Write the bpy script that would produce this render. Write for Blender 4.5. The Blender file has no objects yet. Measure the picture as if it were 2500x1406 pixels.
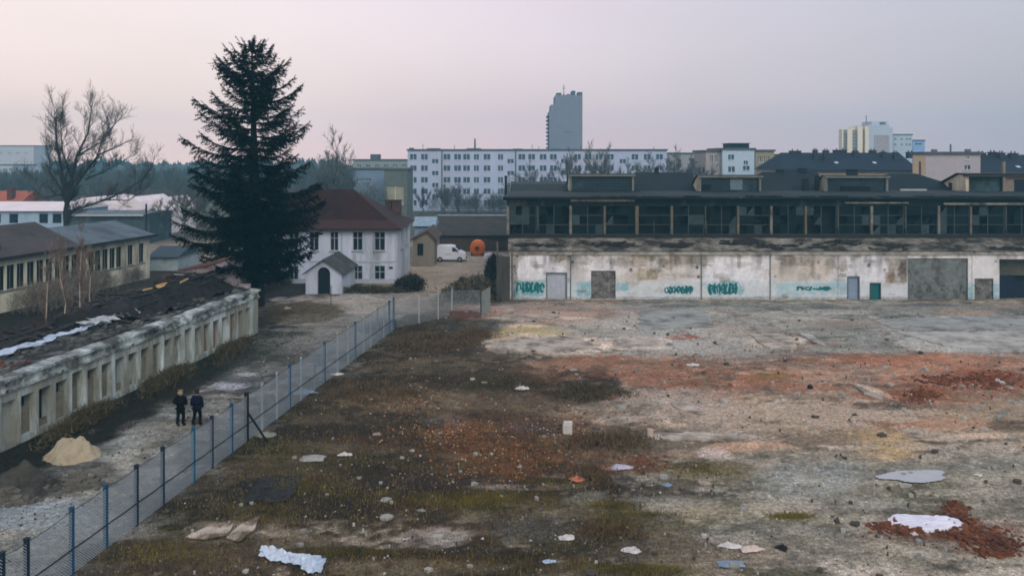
import bpy, math, random
import numpy as np
from mathutils import Vector
R = math.radians
C = bpy.context.scene.collection
S = bpy.context.scene
random.seed(7)

# ------------------------------------------------------------------ camera, sky, sun, exposure
H, FPX, VH = 12.5, 1900.0, 385.0          # eye height, focal length in photo pixels, horizon row
cam = bpy.data.cameras.new('camera'); camo = bpy.data.objects.new('camera', cam); C.objects.link(camo)
cam.sensor_width = 36; cam.lens = 36 * FPX / 2500; cam.shift_y = -(703 - VH) / 2500
cam.clip_end = 3000; cam.clip_start = 0.5
camo.location = (0, 0, H); camo.rotation_euler = (R(90), 0, 0)
S.camera = camo

SUN_EL, SUN_AZ = R(38), R(155)            # azimuth from +Y towards +X
W = bpy.data.worlds.new('World'); S.world = W; W.use_nodes = True
nt = W.node_tree; nt.nodes.clear()
def wn(t, **k):
    n = nt.nodes.new(t)
    for a, b in k.items(): setattr(n, a, b)
    return n
out = wn('ShaderNodeOutputWorld')
sky = wn('ShaderNodeTexSky', sky_type='NISHITA', sun_disc=False, sun_elevation=SUN_EL, sun_rotation=SUN_AZ, dust_density=6.0, air_density=1.5)
bg1 = wn('ShaderNodeBackground'); bg1.inputs['Strength'].default_value = 0.05
nt.links.new(sky.outputs['Color'], bg1.inputs['Color'])
tc = wn('ShaderNodeTexCoord'); sep = wn('ShaderNodeSeparateXYZ'); nt.links.new(tc.outputs['Generated'], sep.inputs[0])
mx = wn('ShaderNodeMapRange'); mx.inputs['From Min'].default_value = -0.62; mx.inputs['From Max'].default_value = 0.62
nt.links.new(sep.outputs['X'], mx.inputs['Value'])
rp = wn('ShaderNodeValToRGB'); e = rp.color_ramp.elements
e[0].position = 0.0; e[0].color = (0.90, 0.77, 0.735, 1)
e[1].position = 1.0; e[1].color = (0.42, 0.435, 0.52, 1)
q = e.new(0.28); q.color = (0.85, 0.735, 0.755, 1)
q = e.new(0.52); q.color = (0.71, 0.622, 0.695, 1)
q = e.new(0.80); q.color = (0.54, 0.515, 0.605, 1)
nt.links.new(mx.outputs[0], rp.inputs['Fac'])
cl = wn('ShaderNodeTexNoise'); cl.inputs['Scale'].default_value = 3.0; cl.inputs['Detail'].default_value = 4
mpg = wn('ShaderNodeMapping'); mpg.inputs['Scale'].default_value = (1, 1, 3.5)
nt.links.new(tc.outputs['Generated'], mpg.inputs[0]); nt.links.new(mpg.outputs[0], cl.inputs['Vector'])
cm = wn('ShaderNodeMapRange'); cm.inputs['To Min'].default_value = 0.92; cm.inputs['To Max'].default_value = 1.08
nt.links.new(cl.outputs['Fac'], cm.inputs['Value'])
vm = wn('ShaderNodeVectorMath', operation='SCALE'); nt.links.new(rp.outputs['Color'], vm.inputs[0]); nt.links.new(cm.outputs[0], vm.inputs['Scale'])
er = wn('ShaderNodeValToRGB'); e = er.color_ramp.elements      # the sky grows warmer and brighter towards the horizon
e[0].position = 0.0; e[0].color = (1.28, 1.07, 0.99, 1)
e[1].position = 1.0; e[1].color = (0.75, 0.80, 0.92, 1)
for ps, cc in ((0.05, (1.18, 1.04, 0.99)), (0.10, (1.10, 1.01, 0.98)), (0.20, (1.09, 1.015, 1.005)), (0.45, (0.97, 0.97, 1.0))): q = e.new(ps); q.color = (*cc, 1)
nt.links.new(sep.outputs['Z'], er.inputs['Fac'])
vv = wn('ShaderNodeVectorMath', operation='MULTIPLY'); nt.links.new(vm.outputs[0], vv.inputs[0]); nt.links.new(er.outputs['Color'], vv.inputs[1])
bg2 = wn('ShaderNodeBackground'); bg2.inputs['Strength'].default_value = 0.94
nt.links.new(vv.outputs[0], bg2.inputs['Color'])
ad = wn('ShaderNodeAddShader'); nt.links.new(bg1.outputs[0], ad.inputs[0]); nt.links.new(bg2.outputs[0], ad.inputs[1])
nt.links.new(ad.outputs[0], out.inputs['Surface'])

sl = bpy.data.lights.new('sun', 'SUN'); sl.energy = 1.0; sl.angle = R(25); sl.color = (1, 0.96, 0.92)
so = bpy.data.objects.new('sun', sl); C.objects.link(so)
sd = Vector((math.sin(SUN_AZ) * math.cos(SUN_EL), math.cos(SUN_AZ) * math.cos(SUN_EL), math.sin(SUN_EL)))
so.rotation_euler = sd.to_track_quat('Z', 'Y').to_euler(); so.location = (-40, -40, 60)
S.view_settings.view_transform = 'Standard'; S.view_settings.look = 'None'
S.view_settings.exposure = 0.0; S.view_settings.gamma = 1.0; S.view_settings.use_curve_mapping = False
S.cycles.filter_width = 1.75; S.cycles.max_bounces = 6; S.cycles.volume_bounces = 1
HAZE = dict(color=(0.24, 0.74, 1.0, 1), density=0.0008)

# ------------------------------------------------------------------ helpers
def lin(c):
    return tuple(((x / 255) / 12.92 if x / 255 <= 0.04045 else ((x / 255 + 0.055) / 1.055) ** 2.4) for x in c)
def Xat(u, Y): return (u - 1250) / FPX * Y
def Zat(v, Y): return H - (v - VH) / FPX * Y
def Yg(v): return H * FPX / (v - VH)
def G(u, v): Y = Yg(v); return Vector((Xat(u, Y), Y, 0))

def vnoise(x, y, seed=0):
    x = np.asarray(x, float); y = np.asarray(y, float)
    ix = np.floor(x).astype(np.int64); iy = np.floor(y).astype(np.int64); fx = x - ix; fy = y - iy
    fx = fx * fx * (3 - 2 * fx); fy = fy * fy * (3 - 2 * fy)
    def h(a, b):
        n = (a * 374761393 + b * 668265263 + seed * 982451653) & 0xffffffff
        n = ((n ^ (n >> 13)) * 1274126177) & 0xffffffff
        return ((n ^ (n >> 16)) & 0xffff) / 65535.0
    a = h(ix, iy); b = h(ix + 1, iy); c = h(ix, iy + 1); d = h(ix + 1, iy + 1)
    return (a * (1 - fx) + b * fx) * (1 - fy) + (c * (1 - fx) + d * fx) * fy
def fbm(x, y, seed=0, oc=4):
    s = 0; a = 0.5; t = 0
    for k in range(oc):
        s = s + a * vnoise(x * 2 ** k, y * 2 ** k, seed + k); t += a; a *= 0.55
    return s / t

MATS = {}
def mat(name, rgb, rough=0.85, var=0.25, scale=1.5, rgb2=None, mix2=0.5, bump=0.0, bscale=8.0, attr=False, metallic=0.0, streak=False, spec=0.3):
    if name in MATS: return MATS[name]
    m = bpy.data.materials.new(name); m.use_nodes = True; t = m.node_tree; n = t.nodes; L = t.links
    b = n['Principled BSDF']; b.inputs['Roughness'].default_value = rough; b.inputs['Metallic'].default_value = metallic
    b.inputs['Specular IOR Level'].default_value = spec
    co = n.new('ShaderNodeTexCoord'); vec = co.outputs['Object']
    if streak:
        mp = n.new('ShaderNodeMapping'); mp.inputs['Scale'].default_value = (1, 1, 0.18); L.new(vec, mp.inputs[0]); vec = mp.outputs[0]
    ns = n.new('ShaderNodeTexNoise'); ns.inputs['Scale'].default_value = scale; ns.inputs['Detail'].default_value = 7; ns.inputs['Roughness'].default_value = 0.68
    L.new(vec, ns.inputs['Vector'])
    if attr:
        at = n.new('ShaderNodeAttribute'); at.attribute_name = 'Col'; col = at.outputs['Color']
        if attr == 'wet': 
            mr = n.new('ShaderNodeMapRange'); mr.inputs['To Min'].default_value = 0.95; mr.inputs['To Max'].default_value = 0.25
            L.new(at.outputs['Alpha'], mr.inputs['Value']); L.new(mr.outputs[0], b.inputs['Roughness'])
    else:
        c = n.new('ShaderNodeRGB'); c.outputs[0].default_value = (*lin(rgb), 1); col = c.outputs[0]
    if rgb2:
        r2 = n.new('ShaderNodeValToRGB'); r2.color_ramp.elements[0].position = max(0, 0.62 - 0.3 * mix2); r2.color_ramp.elements[1].position = 0.80 - 0.3 * mix2
        n2 = n.new('ShaderNodeTexNoise'); n2.inputs['Scale'].default_value = scale * 0.45; n2.inputs['Detail'].default_value = 8; n2.inputs['Roughness'].default_value = 0.7
        L.new(vec, n2.inputs['Vector']); L.new(n2.outputs['Fac'], r2.inputs['Fac'])
        mm = n.new('ShaderNodeMix'); mm.data_type = 'RGBA'; L.new(r2.outputs[0], mm.inputs['Factor']); L.new(col, mm.inputs['A'])
        mm.inputs['B'].default_value = (*lin(rgb2), 1); col = mm.outputs['Result']
    if attr == 'wet':      # grit: small stones and crumbs bedded in the surface
        for vs_, lo, hi, th in ((11.0, 0.35, 2.3, 0.30), (26.0, 0.45, 1.9, 0.34)):
            vo = n.new('ShaderNodeTexVoronoi'); vo.inputs['Scale'].default_value = vs_; L.new(vec, vo.inputs['Vector'])
            lt_ = n.new('ShaderNodeMath'); lt_.operation = 'LESS_THAN'; lt_.inputs[1].default_value = th; L.new(vo.outputs['Distance'], lt_.inputs[0])
            sx_ = n.new('ShaderNodeSeparateColor'); L.new(vo.outputs['Color'], sx_.inputs[0])
            pw_ = n.new('ShaderNodeMath'); pw_.operation = 'POWER'; pw_.inputs[1].default_value = 2.0; L.new(sx_.outputs[0], pw_.inputs[0])
            m1 = n.new('ShaderNodeMapRange'); m1.inputs['To Min'].default_value = lo; m1.inputs['To Max'].default_value = hi; L.new(pw_.outputs[0], m1.inputs['Value'])
            sv = n.new('ShaderNodeVectorMath'); sv.operation = 'SCALE'; L.new(col, sv.inputs[0]); L.new(m1.outputs[0], sv.inputs['Scale'])
            mx2 = n.new('ShaderNodeMix'); mx2.data_type = 'RGBA'; L.new(lt_.outputs[0], mx2.inputs['Factor']); L.new(col, mx2.inputs['A']); L.new(sv.outputs[0], mx2.inputs['B']); col = mx2.outputs['Result']
    mr = n.new('ShaderNodeMapRange'); mr.inputs['From Min'].default_value = 0.25; mr.inputs['From Max'].default_value = 0.75
    mr.inputs['To Min'].default_value = 1 - var; mr.inputs['To Max'].default_value = 1 + var
    L.new(ns.outputs['Fac'], mr.inputs['Value'])
    sc = n.new('ShaderNodeVectorMath'); sc.operation = 'SCALE'; L.new(col, sc.inputs[0]); L.new(mr.outputs[0], sc.inputs['Scale'])
    L.new(sc.outputs[0], b.inputs['Base Color'])
    if bump:
        nb = n.new('ShaderNodeTexNoise'); nb.inputs['Scale'].default_value = bscale; nb.inputs['Detail'].default_value = 6; L.new(vec, nb.inputs['Vector'])
        bp = n.new('ShaderNodeBump'); bp.inputs['Strength'].default_value = bump; bp.inputs['Distance'].default_value = 0.1
        L.new(nb.outputs['Fac'], bp.inputs['Height']); L.new(bp.outputs[0], b.inputs['Normal'])
    MATS[name] = m
    return m

ORG = {}
def tag(o, label=None, cat=None, group=None, kind=None):
    if label: o['label'] = label
    if cat: o['category'] = cat
    if group: o['group'] = group
    if kind: o['kind'] = kind
    return o
def thing(name, label, cat, loc=(0, 0, 0), group=None):
    o = bpy.data.objects.new(name, None); C.objects.link(o); o.location = loc; o.empty_display_size = 0.3
    ORG[o.name] = Vector(loc)
    return tag(o, label, cat, group)
class MB:
    """collects faces in world metres (through frame F when given) and links them as one mesh"""
    def __init__(s, F=None): s.v = []; s.f = []; s.mi = []; s.F = F; s.m = 0
    def p(s, a):
        a = Vector(a); s.v.append(s.F(a) if s.F else a); return len(s.v) - 1
    def face(s, pts):
        s.f.append([s.p(a) for a in pts]); s.mi.append(s.m)
    def box(s, x0, x1, y0, y1, z0, z1):
        i = [s.p(a) for a in ((x0, y0, z0), (x1, y0, z0), (x1, y1, z0), (x0, y1, z0), (x0, y0, z1), (x1, y0, z1), (x1, y1, z1), (x0, y1, z1))]
        for q in ((0, 3, 2, 1), (4, 5, 6, 7), (0, 1, 5, 4), (1, 2, 6, 5), (2, 3, 7, 6), (3, 0, 4, 7)):
            s.f.append([i[k] for k in q]); s.mi.append(s.m)
        return s
    def prism(s, poly, a0, a1, axis='y'):
        """polygon (2-D) swept along an axis"""
        def m(p, a): return (p[0], a, p[1]) if axis == 'y' else ((a, p[0], p[1]) if axis == 'x' else (p[0], p[1], a))
        A = [s.p(m(p, a0)) for p in poly]; B = [s.p(m(p, a1)) for p in poly]; n = len(poly)
        s.f.append(A[:]); s.f.append(B[::-1]); s.mi += [s.m] * 2
        for k in range(n):
            s.f.append([A[k], B[k], B[(k + 1) % n], A[(k + 1) % n]]); s.mi.append(s.m)
        return s
    def tube(s, pts, rad, n=5, cap=True):
        pts = [Vector(p) for p in pts]; rings = []
        for k, p in enumerate(pts):
            d = (pts[min(k + 1, len(pts) - 1)] - pts[max(k - 1, 0)])
            d = d.normalized() if d.length > 1e-9 else Vector((0, 0, 1))
            a = d.cross(Vector((0, 0, 1)) if abs(d.z) < 0.9 else Vector((1, 0, 0))).normalized(); b = d.cross(a)
            r = rad[k] if isinstance(rad, (list, tuple)) else rad
            rings.append([s.p(p + (a * math.cos(6.2832 * j / n) + b * math.sin(6.2832 * j / n)) * r) for j in range(n)])
        for A, B in zip(rings, rings[1:]):
            for j in range(n):
                s.f.append([A[j], A[(j + 1) % n], B[(j + 1) % n], B[j]]); s.mi.append(s.m)
        if cap:
            s.f.append(rings[0][::-1]); s.f.append(rings[-1]); s.mi += [s.m] * 2
        return s
    def wall(s, s0, s1, z0, z1, holes=(), depth=0.15, t=0.0):
        """front face with real openings and their reveals; local axes: s along, t inwards, z up"""
        xs = sorted({s0, s1, *[h[0] for h in holes], *[h[1] for h in holes]}); zs = sorted({z0, z1, *[h[2] for h in holes], *[h[3] for h in holes]})
        xs = [x for x in xs if s0 <= x <= s1]; zs = [z for z in zs if z0 <= z <= z1]
        for a, b in zip(xs, xs[1:]):
            for c, d in zip(zs, zs[1:]):
                mxx, mz = (a + b) / 2, (c + d) / 2
                if any(h[0] < mxx < h[1] and h[2] < mz < h[3] for h in holes): continue
                s.face([(a, t, c), (b, t, c), (b, t, d), (a, t, d)])
        for h in holes:
            a, b, c, d = h[:4]; T = t + depth
            s.face([(a, t, c), (a, t, d), (a, T, d), (a, T, c)]); s.face([(b, t, c), (b, T, c), (b, T, d), (b, t, d)])
            s.face([(a, t, d), (b, t, d), (b, T, d), (a, T, d)]); s.face([(a, t, c), (a, T, c), (b, T, c), (b, t, c)])
        return s
    def build(s, name, mats, parent=None, smooth=False, org=None):
        me = bpy.data.meshes.new(name)
        o_ = Vector(org) if org is not None else (ORG[parent.name] if parent is not None else Vector((0, 0, 0)))
        me.from_pydata([tuple(v - o_) for v in s.v], [], s.f)
        for m_ in (mats if isinstance(mats, (list, tuple)) else [mats]): me.materials.append(m_)
        if isinstance(mats, (list, tuple)) and len(mats) > 1: me.polygons.foreach_set('material_index', s.mi)
        if smooth: me.polygons.foreach_set('use_smooth', [True] * len(me.polygons))
        me.update(); ob = bpy.data.objects.new(name, me); C.objects.link(ob)
        if parent is not None: ob.parent = parent
        elif org is not None: ob.location = org
        ORG[ob.name] = o_
        return ob
def copy_tree(o, parent=None):
    c = o.copy(); C.objects.link(c)
    if parent is not None: c.parent = parent
    for ch in list(o.children): copy_tree(ch, c)
    return c
def rnd(a, b): return random.uniform(a, b)
def colored(ob, cols):
    at = ob.data.color_attributes.new('Col', 'FLOAT_COLOR', 'POINT')
    at.data.foreach_set('color', np.asarray(cols, np.float32).ravel())

def paint(u, v, wx, wy, base, patches, seed=0, gain=1.0, nscale=1.0):
    col = np.zeros((len(u), 4)); col[:, :3] = base; col[:, 3] = 0
    n1 = fbm(wx * 0.7 * nscale, wy * 0.7 * nscale, seed + 11); n2 = fbm(wx * 2.6 * nscale, wy * 2.6 * nscale, seed + 31, 3)
    for k, pt in enumerate(patches):
        cx, cy, rx, ry, rgb, st = pt[:6]; o = pt[6] if len(pt) > 6 else {}
        am = o.get('am', 1.25); fe = o.get('fe', 0.17)
        if o.get('box'): d = np.maximum(np.abs(u - cx) / rx, np.abs(v - cy) / ry)
        else:
            sk = o.get('sk', 0.0); vv = v - sk * (u - cx)
            d = np.sqrt(((u - cx) / rx) ** 2 + ((vv - cy) / ry) ** 2)
        nn = np.roll(n1, k * 977) if False else fbm(wx * 0.55 * nscale + k * 17.3, wy * 0.55 * nscale - k * 9.1, seed + 5, 4)
        d = d + (nn - 0.5) * am + (n2 - 0.5) * am * 0.6
        m = np.clip((1 - d) / fe + 0.2, 0, 1) * np.clip(.78 + (n2 - .5) * 1.6, .3, 1) * st
        if o.get('sp'):   # speckled patch
            m = m * np.clip((fbm(wx * 5 * nscale + k, wy * 5 * nscale, seed + 71, 3) - (0.5 - 0.12)) * 6, 0, 1)
        c = np.array(lin(rgb)) * gain
        col[:, :3] = col[:, :3] * (1 - m[:, None]) + c[None, :] * m[:, None]
        if 'wet' in o: col[:, 3] = np.maximum(col[:, 3] * (1 - m), m * o['wet'])
    return col

# ------------------------------------------------------------------ ground
GAIN = 1.27
gx = np.concatenate([np.linspace(-590, -70, 27)[:-1], np.linspace(-70, -26, 75)[:-1], np.arange(-26, 24, 0.16), np.arange(24, 50, 0.25), np.linspace(50, 80, 31)[:-1], np.linspace(80, 590, 24)])
gy = np.concatenate([np.linspace(-90, 18, 10)[:-1], np.arange(18, 36, 0.13), np.arange(36, 72, 0.2), np.arange(72, 112, 0.45), np.linspace(112, 490, 45)])
XX, YY = np.meshgrid(gx, gy); X1 = XX.ravel(); Y1 = YY.ravel()
Ys = np.maximum(Y1, 4.0); U = 1250 + X1 / Ys * FPX; V = VH + H * FPX / Ys
FX0, FY0, FSL = -12.98, 24.87, 0.139        # fence line
RX0, RY0, RSL = -21.5, 34.07, 0.156         # ruin front wall line
def fence_x(Y): return FX0 + FSL * (Y - FY0)
def ruin_x(Y): return RX0 + RSL * (Y - RY0)
fx = X1 - fence_x(Y1); rx = X1 - ruin_x(Y1)
B = lambda c: np.array(lin(c)) * GAIN
base = np.tile(B((112, 106, 94)), (len(X1), 1))
wob = (fbm(X1 * 0.5, Y1 * 0.5, 3) - 0.5) * 2.2
left = (fx < 0) & (Y1 < 72)
base[left] = B((110, 113, 108))
back = rx < 0.1
base[back & (Y1 < 90)] = B((36, 32, 25))
base[(Y1 > 112)] = B((70, 72, 62))
verge = np.clip((3.6 - rx + wob * 1.2) / 1.0, 0, 1) * (rx > -0.5) * (Y1 < 58)
base = base * (1 - verge[:, None]) + B((30, 31, 22))[None] * verge[:, None]
fv = np.clip((0.8 - np.abs(fx - 0.3) + wob * 0.4) / 0.6, 0, 1) * (Y1 < 57) * 0.6
base = base * (1 - fv[:, None]) + B((46, 46, 30))[None] * fv[:, None]
wheel = np.exp(-((fx + 2.1 + wob * .2) / 0.45) ** 2) + np.exp(-((fx + 4.0 + wob * .2) / 0.45) ** 2)
wheel = np.clip(wheel, 0, 1) * left * (Y1 < 60) * 0.5
base = base * (1 - wheel[:, None]) + B((122, 118, 108))[None] * wheel[:, None]
S_ = dict(sp=True); bx = dict(box=True, am=0.25, fe=0.15)
PATCH = [
 # far concrete yard
 (1900, 800, 720, 62, (120, 124, 119), .95), (1380, 765, 190, 26, (138, 112, 98), .8), (1290, 815, 130, 22, (168, 152, 104), .85),
 (1330, 838, 160, 24, (188, 174, 158), .85), (1560, 790, 60, 50, (128, 126, 120), .7, bx), (1575, 836, 70, 18, (176, 166, 156), .8, bx), (1300, 772, 50, 4, (205, 185, 160), .8), (1400, 776, 40, 4, (196, 178, 160), .7),
 (1520, 796, 22, 5, (200, 192, 184), .9, bx), (1280, 796, 60, 4, (196, 176, 150), .8), (1440, 846, 80, 8, (190, 178, 165), .7),
 (1890, 830, 70, 14, (176, 168, 156), .85), (2360, 835, 170, 26, (160, 160, 153), .9, dict(am=.5)), (2330, 790, 200, 18, (146, 148, 142), .7, dict(am=.5)), (1980, 825, 30, 4, (200, 194, 186), .9, dict(sk=.5)),
 (2060, 800, 90, 16, (96, 98, 92), .6), (2480, 770, 60, 20, (80, 84, 82), .6), (1880, 750, 650, 12, (104, 108, 104), .75),
 (2250, 745, 90, 3, (70, 76, 78), .8), (1660, 748, 60, 4, (84, 88, 88), .7), (2020, 752, 50, 4, (76, 80, 80), .7),
 (2290, 809, 240, 1.5, (74, 78, 74), .8, dict(am=.12)),
 # reddish brick dust band
 (1950, 900, 720, 46, (136, 108, 90), .8), (1500, 905, 240, 34, (122, 92, 74), .6), (2300, 885, 260, 22, (150, 110, 88), .7), (2340, 945, 210, 44, (134, 80, 54), .8, dict(am=.9)),
 (2430, 920, 110, 18, (124, 60, 34), .85), (2250, 965, 80, 22, (122, 66, 38), .8), (1670, 822, 46, 9, (126, 66, 42), .85), (1880, 918, 70, 10, (104, 88, 44), .75), (1700, 935, 100, 9, (80, 62, 46), .7),
 (2280, 1035, 160, 18, (128, 78, 44), .6), (2460, 1040, 60, 14, (66, 56, 42), .7),
 # pink-beige middle
 (1980, 1030, 480, 78, (134, 118, 102), .8), (1700, 1000, 130, 40, (146, 134, 122), .7), (1720, 1066, 130, 7, (184, 170, 160), .85), (1660, 985, 70, 12, (162, 148, 142), .7, dict(sk=.15)),
 (2150, 1082, 90, 34, (142, 122, 86), .6), (2210, 1110, 30, 12, (152, 124, 80), .5), (1740, 1105, 40, 16, (180, 168, 164), .75), (2080, 1090, 60, 8, (176, 164, 154), .6), (2140, 955, 50, 6, (186, 166, 148), .8, dict(sk=.35)),
 (2180, 990, 90, 14, (84, 74, 64), .6), (1830, 1090, 120, 12, (168, 140, 116), .6), (2400, 1065, 60, 7, (172, 152, 132), .7),
 # grey lower right
 (2150, 1230, 560, 120, (116, 114, 103), .9), (1980, 1170, 140, 40, (128, 134, 132), .7), (2130, 1150, 300, 20, (96, 98, 92), .5), (1700, 1250, 260, 30, (132, 126, 108), .8),
 (2420, 1230, 120, 60, (128, 124, 114), .7), (2300, 1370, 260, 50, (112, 110, 100), .8), (1930, 1262, 60, 10, (84, 84, 44), .85), (1500, 1236, 70, 16, (48, 45, 22), .8), (2000, 1350, 120, 30, (98, 98, 90), .6),
 (2300, 1292, 210, 34, (84, 42, 24), .8, dict(am=.8)), (2320, 1250, 50, 24, (84, 42, 24), .75, dict(am=.8)), (2430, 1335, 110, 20, (80, 46, 30), .8), (1900, 1300, 200, 20, (104, 106, 102), .6),
 # weeds left of the yard
 (1000, 960, 420, 230, (38, 32, 24), .92, dict(am=.7)), (1060, 822, 150, 56, (34, 27, 22), .95), (760, 1100, 420, 200, (44, 39, 24), .9, dict(am=.7)), (960, 930, 170, 60, (46, 33, 27), .8), (1080, 980, 220, 34, (112, 102, 84), .85), (1060, 975, 160, 22, (124, 114, 96), .6, S_),
 (1190, 935, 110, 34, (44, 40, 30), .7), (1430, 932, 80, 40, (36, 32, 22), .9), (1490, 1062, 110, 32, (44, 39, 29), .85), (1280, 1000, 130, 40, (104, 86, 70), .6), (1180, 1060, 160, 36, (116, 88, 62), .7),
 (1260, 1120, 250, 62, (84, 52, 32), .8), (1560, 1130, 170, 34, (100, 80, 60), .6), (1230, 1110, 160, 40, (124, 84, 50), .75, S_), (1000, 1180, 260, 20, (54, 52, 50), .7), (1290, 1190, 140, 8, (158, 150, 144), .8, dict(am=.6)), (1090, 1030, 60, 20, (104, 98, 98), .6), (1280, 1048, 60, 14, (84, 80, 92), .6),
 (640, 1120, 180, 60, (46, 46, 24), .8), (1000, 1225, 400, 40, (66, 58, 27), .85), (1180, 1225, 200, 34, (92, 80, 36), .7, S_), (760, 1230, 130, 50, (50, 43, 24), .8), (640, 1200, 80, 40, (34, 36, 36), .85), (1720, 1155, 140, 30, (84, 76, 50), .7),
 (480, 1330, 240, 80, (52, 43, 25), .9), (980, 1310, 320, 40, (140, 134, 120), .9), (760, 1320, 110, 24, (126, 116, 98), .7), (1060, 1315, 100, 24, (160, 154, 146), .8), (1000, 1392, 200, 22, (130, 122, 104), .8), (1300, 1290, 120, 40, (92, 92, 88), .8),
 (1330, 1320, 260, 60, (76, 74, 60), .7), (1250, 1378, 330, 36, (44, 41, 22), .85), (850, 1355, 220, 16, (48, 41, 24), .8), (1500, 1290, 70, 22, (40, 33, 19), .9), (1540, 1260, 140, 14, (70, 64, 36), .7), (540, 1300, 90, 24, (142, 134, 120), .75), (1620, 1340, 200, 26, (92, 92, 82), .6), (1560, 1395, 160, 18, (44, 41, 24), .7),
 (1350, 1255, 260, 14, (112, 106, 88), .7), (770, 960, 90, 24, (86, 80, 72), .5),
 # road side
 (830, 745, 190, 26, (136, 130, 120), .8), (740, 764, 115, 30, (74, 66, 44), .95, dict(am=.5)), (760, 830, 150, 30, (100, 98, 92), .6), (800, 780, 130, 20, (126, 122, 114), .5), (640, 880, 120, 40, (74, 76, 70), .5), (600, 940, 80, 26, (66, 70, 76), .7, dict(wet=.5)), (560, 942, 44, 9, (150, 152, 158), .8, dict(wet=.5)), (595, 913, 30, 5, (150, 148, 150), .8),
 (380, 1050, 80, 26, (104, 102, 98), .6), (270, 1170, 90, 26, (104, 102, 92), .6), (90, 1260, 150, 34, (112, 124, 130), .8, dict(wet=.7, am=.9)), (120, 1235, 60, 6, (150, 160, 168), .8, dict(wet=.8, sk=-.35)), (60, 1180, 110, 40, (46, 46, 42), .8), (200, 1140, 80, 20, (64, 62, 56), .7),
 (440, 1040, 60, 10, (128, 126, 112), .5), (1060, 760, 80, 40, (84, 78, 66), .7), (1100, 690, 140, 34, (130, 121, 106), .9), (1080, 650, 150, 20, (140, 130, 116), .9), (1000, 740, 60, 30, (118, 112, 102), .7), (1150, 640, 100, 30, (146, 138, 124), .8),
 (1160, 760, 70, 20, (112, 78, 64), .7), (1230, 735, 60, 10, (84, 80, 72), .7),
]
col = paint(U, V, X1, Y1, base, PATCH, 2, GAIN)
# weathering at several sizes: stains with a shape of their own
g1 = fbm(X1 * 0.35, Y1 * 0.8, 41, 5); g2 = fbm(X1 * 1.8, Y1 * 2.4, 51, 4); g3 = fbm(X1 * 0.9, Y1 * 1.6, 61, 5)
amp = np.clip((Y1 - 10) / 20, 0, 1)
col[:, :3] *= np.clip(1 + (g1 - 0.5) * 0.9 * amp + (g2 - 0.5) * 1.5 * amp, .3, 2)[:, None]
yard = np.clip(fx / 3 - 0.2, 0, 1) * (Y1 < 68)
dk = np.clip((g3 - 0.60) * 9, 0, 1) * 0.55 * yard; col[:, :3] = col[:, :3] * (1 - dk[:, None]) + B((56, 52, 42))[None] * dk[:, None]
lt = np.clip((fbm(X1 * 1.1 + 40, Y1 * 2.2, 91, 5) - 0.62) * 9, 0, 1) * 0.5 * np.clip((fx - 9) / 8, 0, 1) * (Y1 < 68); col[:, :3] = col[:, :3] * (1 - lt[:, None]) + B((168, 160, 148))[None] * lt[:, None]
rng = np.random.default_rng(5); cg = col.reshape(len(gy), len(gx), 4); fA = fbm(X1 * 1.3, Y1 * 1.9, 201, 5).reshape(cg.shape[:2]); fB = fbm(X1 * 4.5, Y1 * 6, 211, 3).reshape(cg.shape[:2])
PZ = dict(weed=[(34, 28, 20), (26, 22, 16), (46, 38, 27), (62, 57, 27), (52, 51, 25), (66, 49, 35), (96, 86, 68), (118, 108, 90), (84, 56, 36)],
 far=[(134, 136, 131), (148, 147, 140), (160, 155, 146), (104, 106, 102), (122, 120, 112), (84, 84, 78), (136, 118, 104)],
 band=[(150, 104, 80), (132, 92, 70), (120, 94, 78), (160, 128, 108), (92, 78, 64), (118, 76, 54), (140, 120, 104), (112, 104, 92), (84, 70, 56)],
 mid=[(140, 128, 110), (126, 112, 96), (156, 144, 130), (108, 100, 86), (136, 116, 96), (90, 84, 74), (124, 122, 116)],
 low=[(128, 124, 110), (114, 111, 99), (146, 140, 126), (96, 94, 84), (78, 78, 62), (130, 130, 122), (70, 70, 46), (158, 152, 142)],
 road=[(122, 125, 120), (110, 113, 110), (98, 101, 98), (132, 132, 126)])
for k in range(1700):          # broken-up stains, bare spots, mossy and dusty patches
    y = 20 + 46 * rng.random() ** 1.5; side = rng.random() < 0.88
    x = fence_x(y) + (rng.random() * (0.66 * y + 2 - fence_x(y)) if side else -rng.random() * 5)
    s = 0.25 + 1.9 * rng.random() ** 2.2 * (0.5 + y / 55); sx = s * rng.uniform(.8, 2.2); sy = s * rng.uniform(.4, 1)
    i0, i1 = np.searchsorted(gx, (x - 1.8 * sx, x + 1.8 * sx)); j0, j1 = np.searchsorted(gy, (y - 1.8 * sy, y + 1.8 * sy))
    if i1 <= i0 or j1 <= j0: continue
    vv_ = VH + H * FPX / y; wz_ = x - fence_x(y) < 3 + 17 * (62 - y) / 40 + 4 * (rng.random() - .5)
    zn = 'road' if not side else 'weed' if wz_ else 'far' if vv_ < 868 else 'band' if vv_ < 970 else 'mid' if vv_ < 1110 else 'low'
    c = np.array(lin(PZ[zn][rng.integers(len(PZ[zn]))])) * GAIN; st = rng.uniform(.2, .6)
    d = np.sqrt(((gx[None, i0:i1] - x) / sx) ** 2 + ((gy[j0:j1, None] - y) / sy) ** 2) + (fA[j0:j1, i0:i1] - .5) * 2.2 + (fB[j0:j1, i0:i1] - .5) * 1.0
    m = (np.clip((1 - d) / .3, 0, 1) * st)[..., None]; cg[j0:j1, i0:i1, :3] = cg[j0:j1, i0:i1, :3] * (1 - m) + c * m
col = cg.reshape(-1, 4)
SMALL = [(*p_[:5], p_[5] * .9, *p_[6:]) for p_ in PATCH if p_[2] * p_[3] < 9000]
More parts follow.
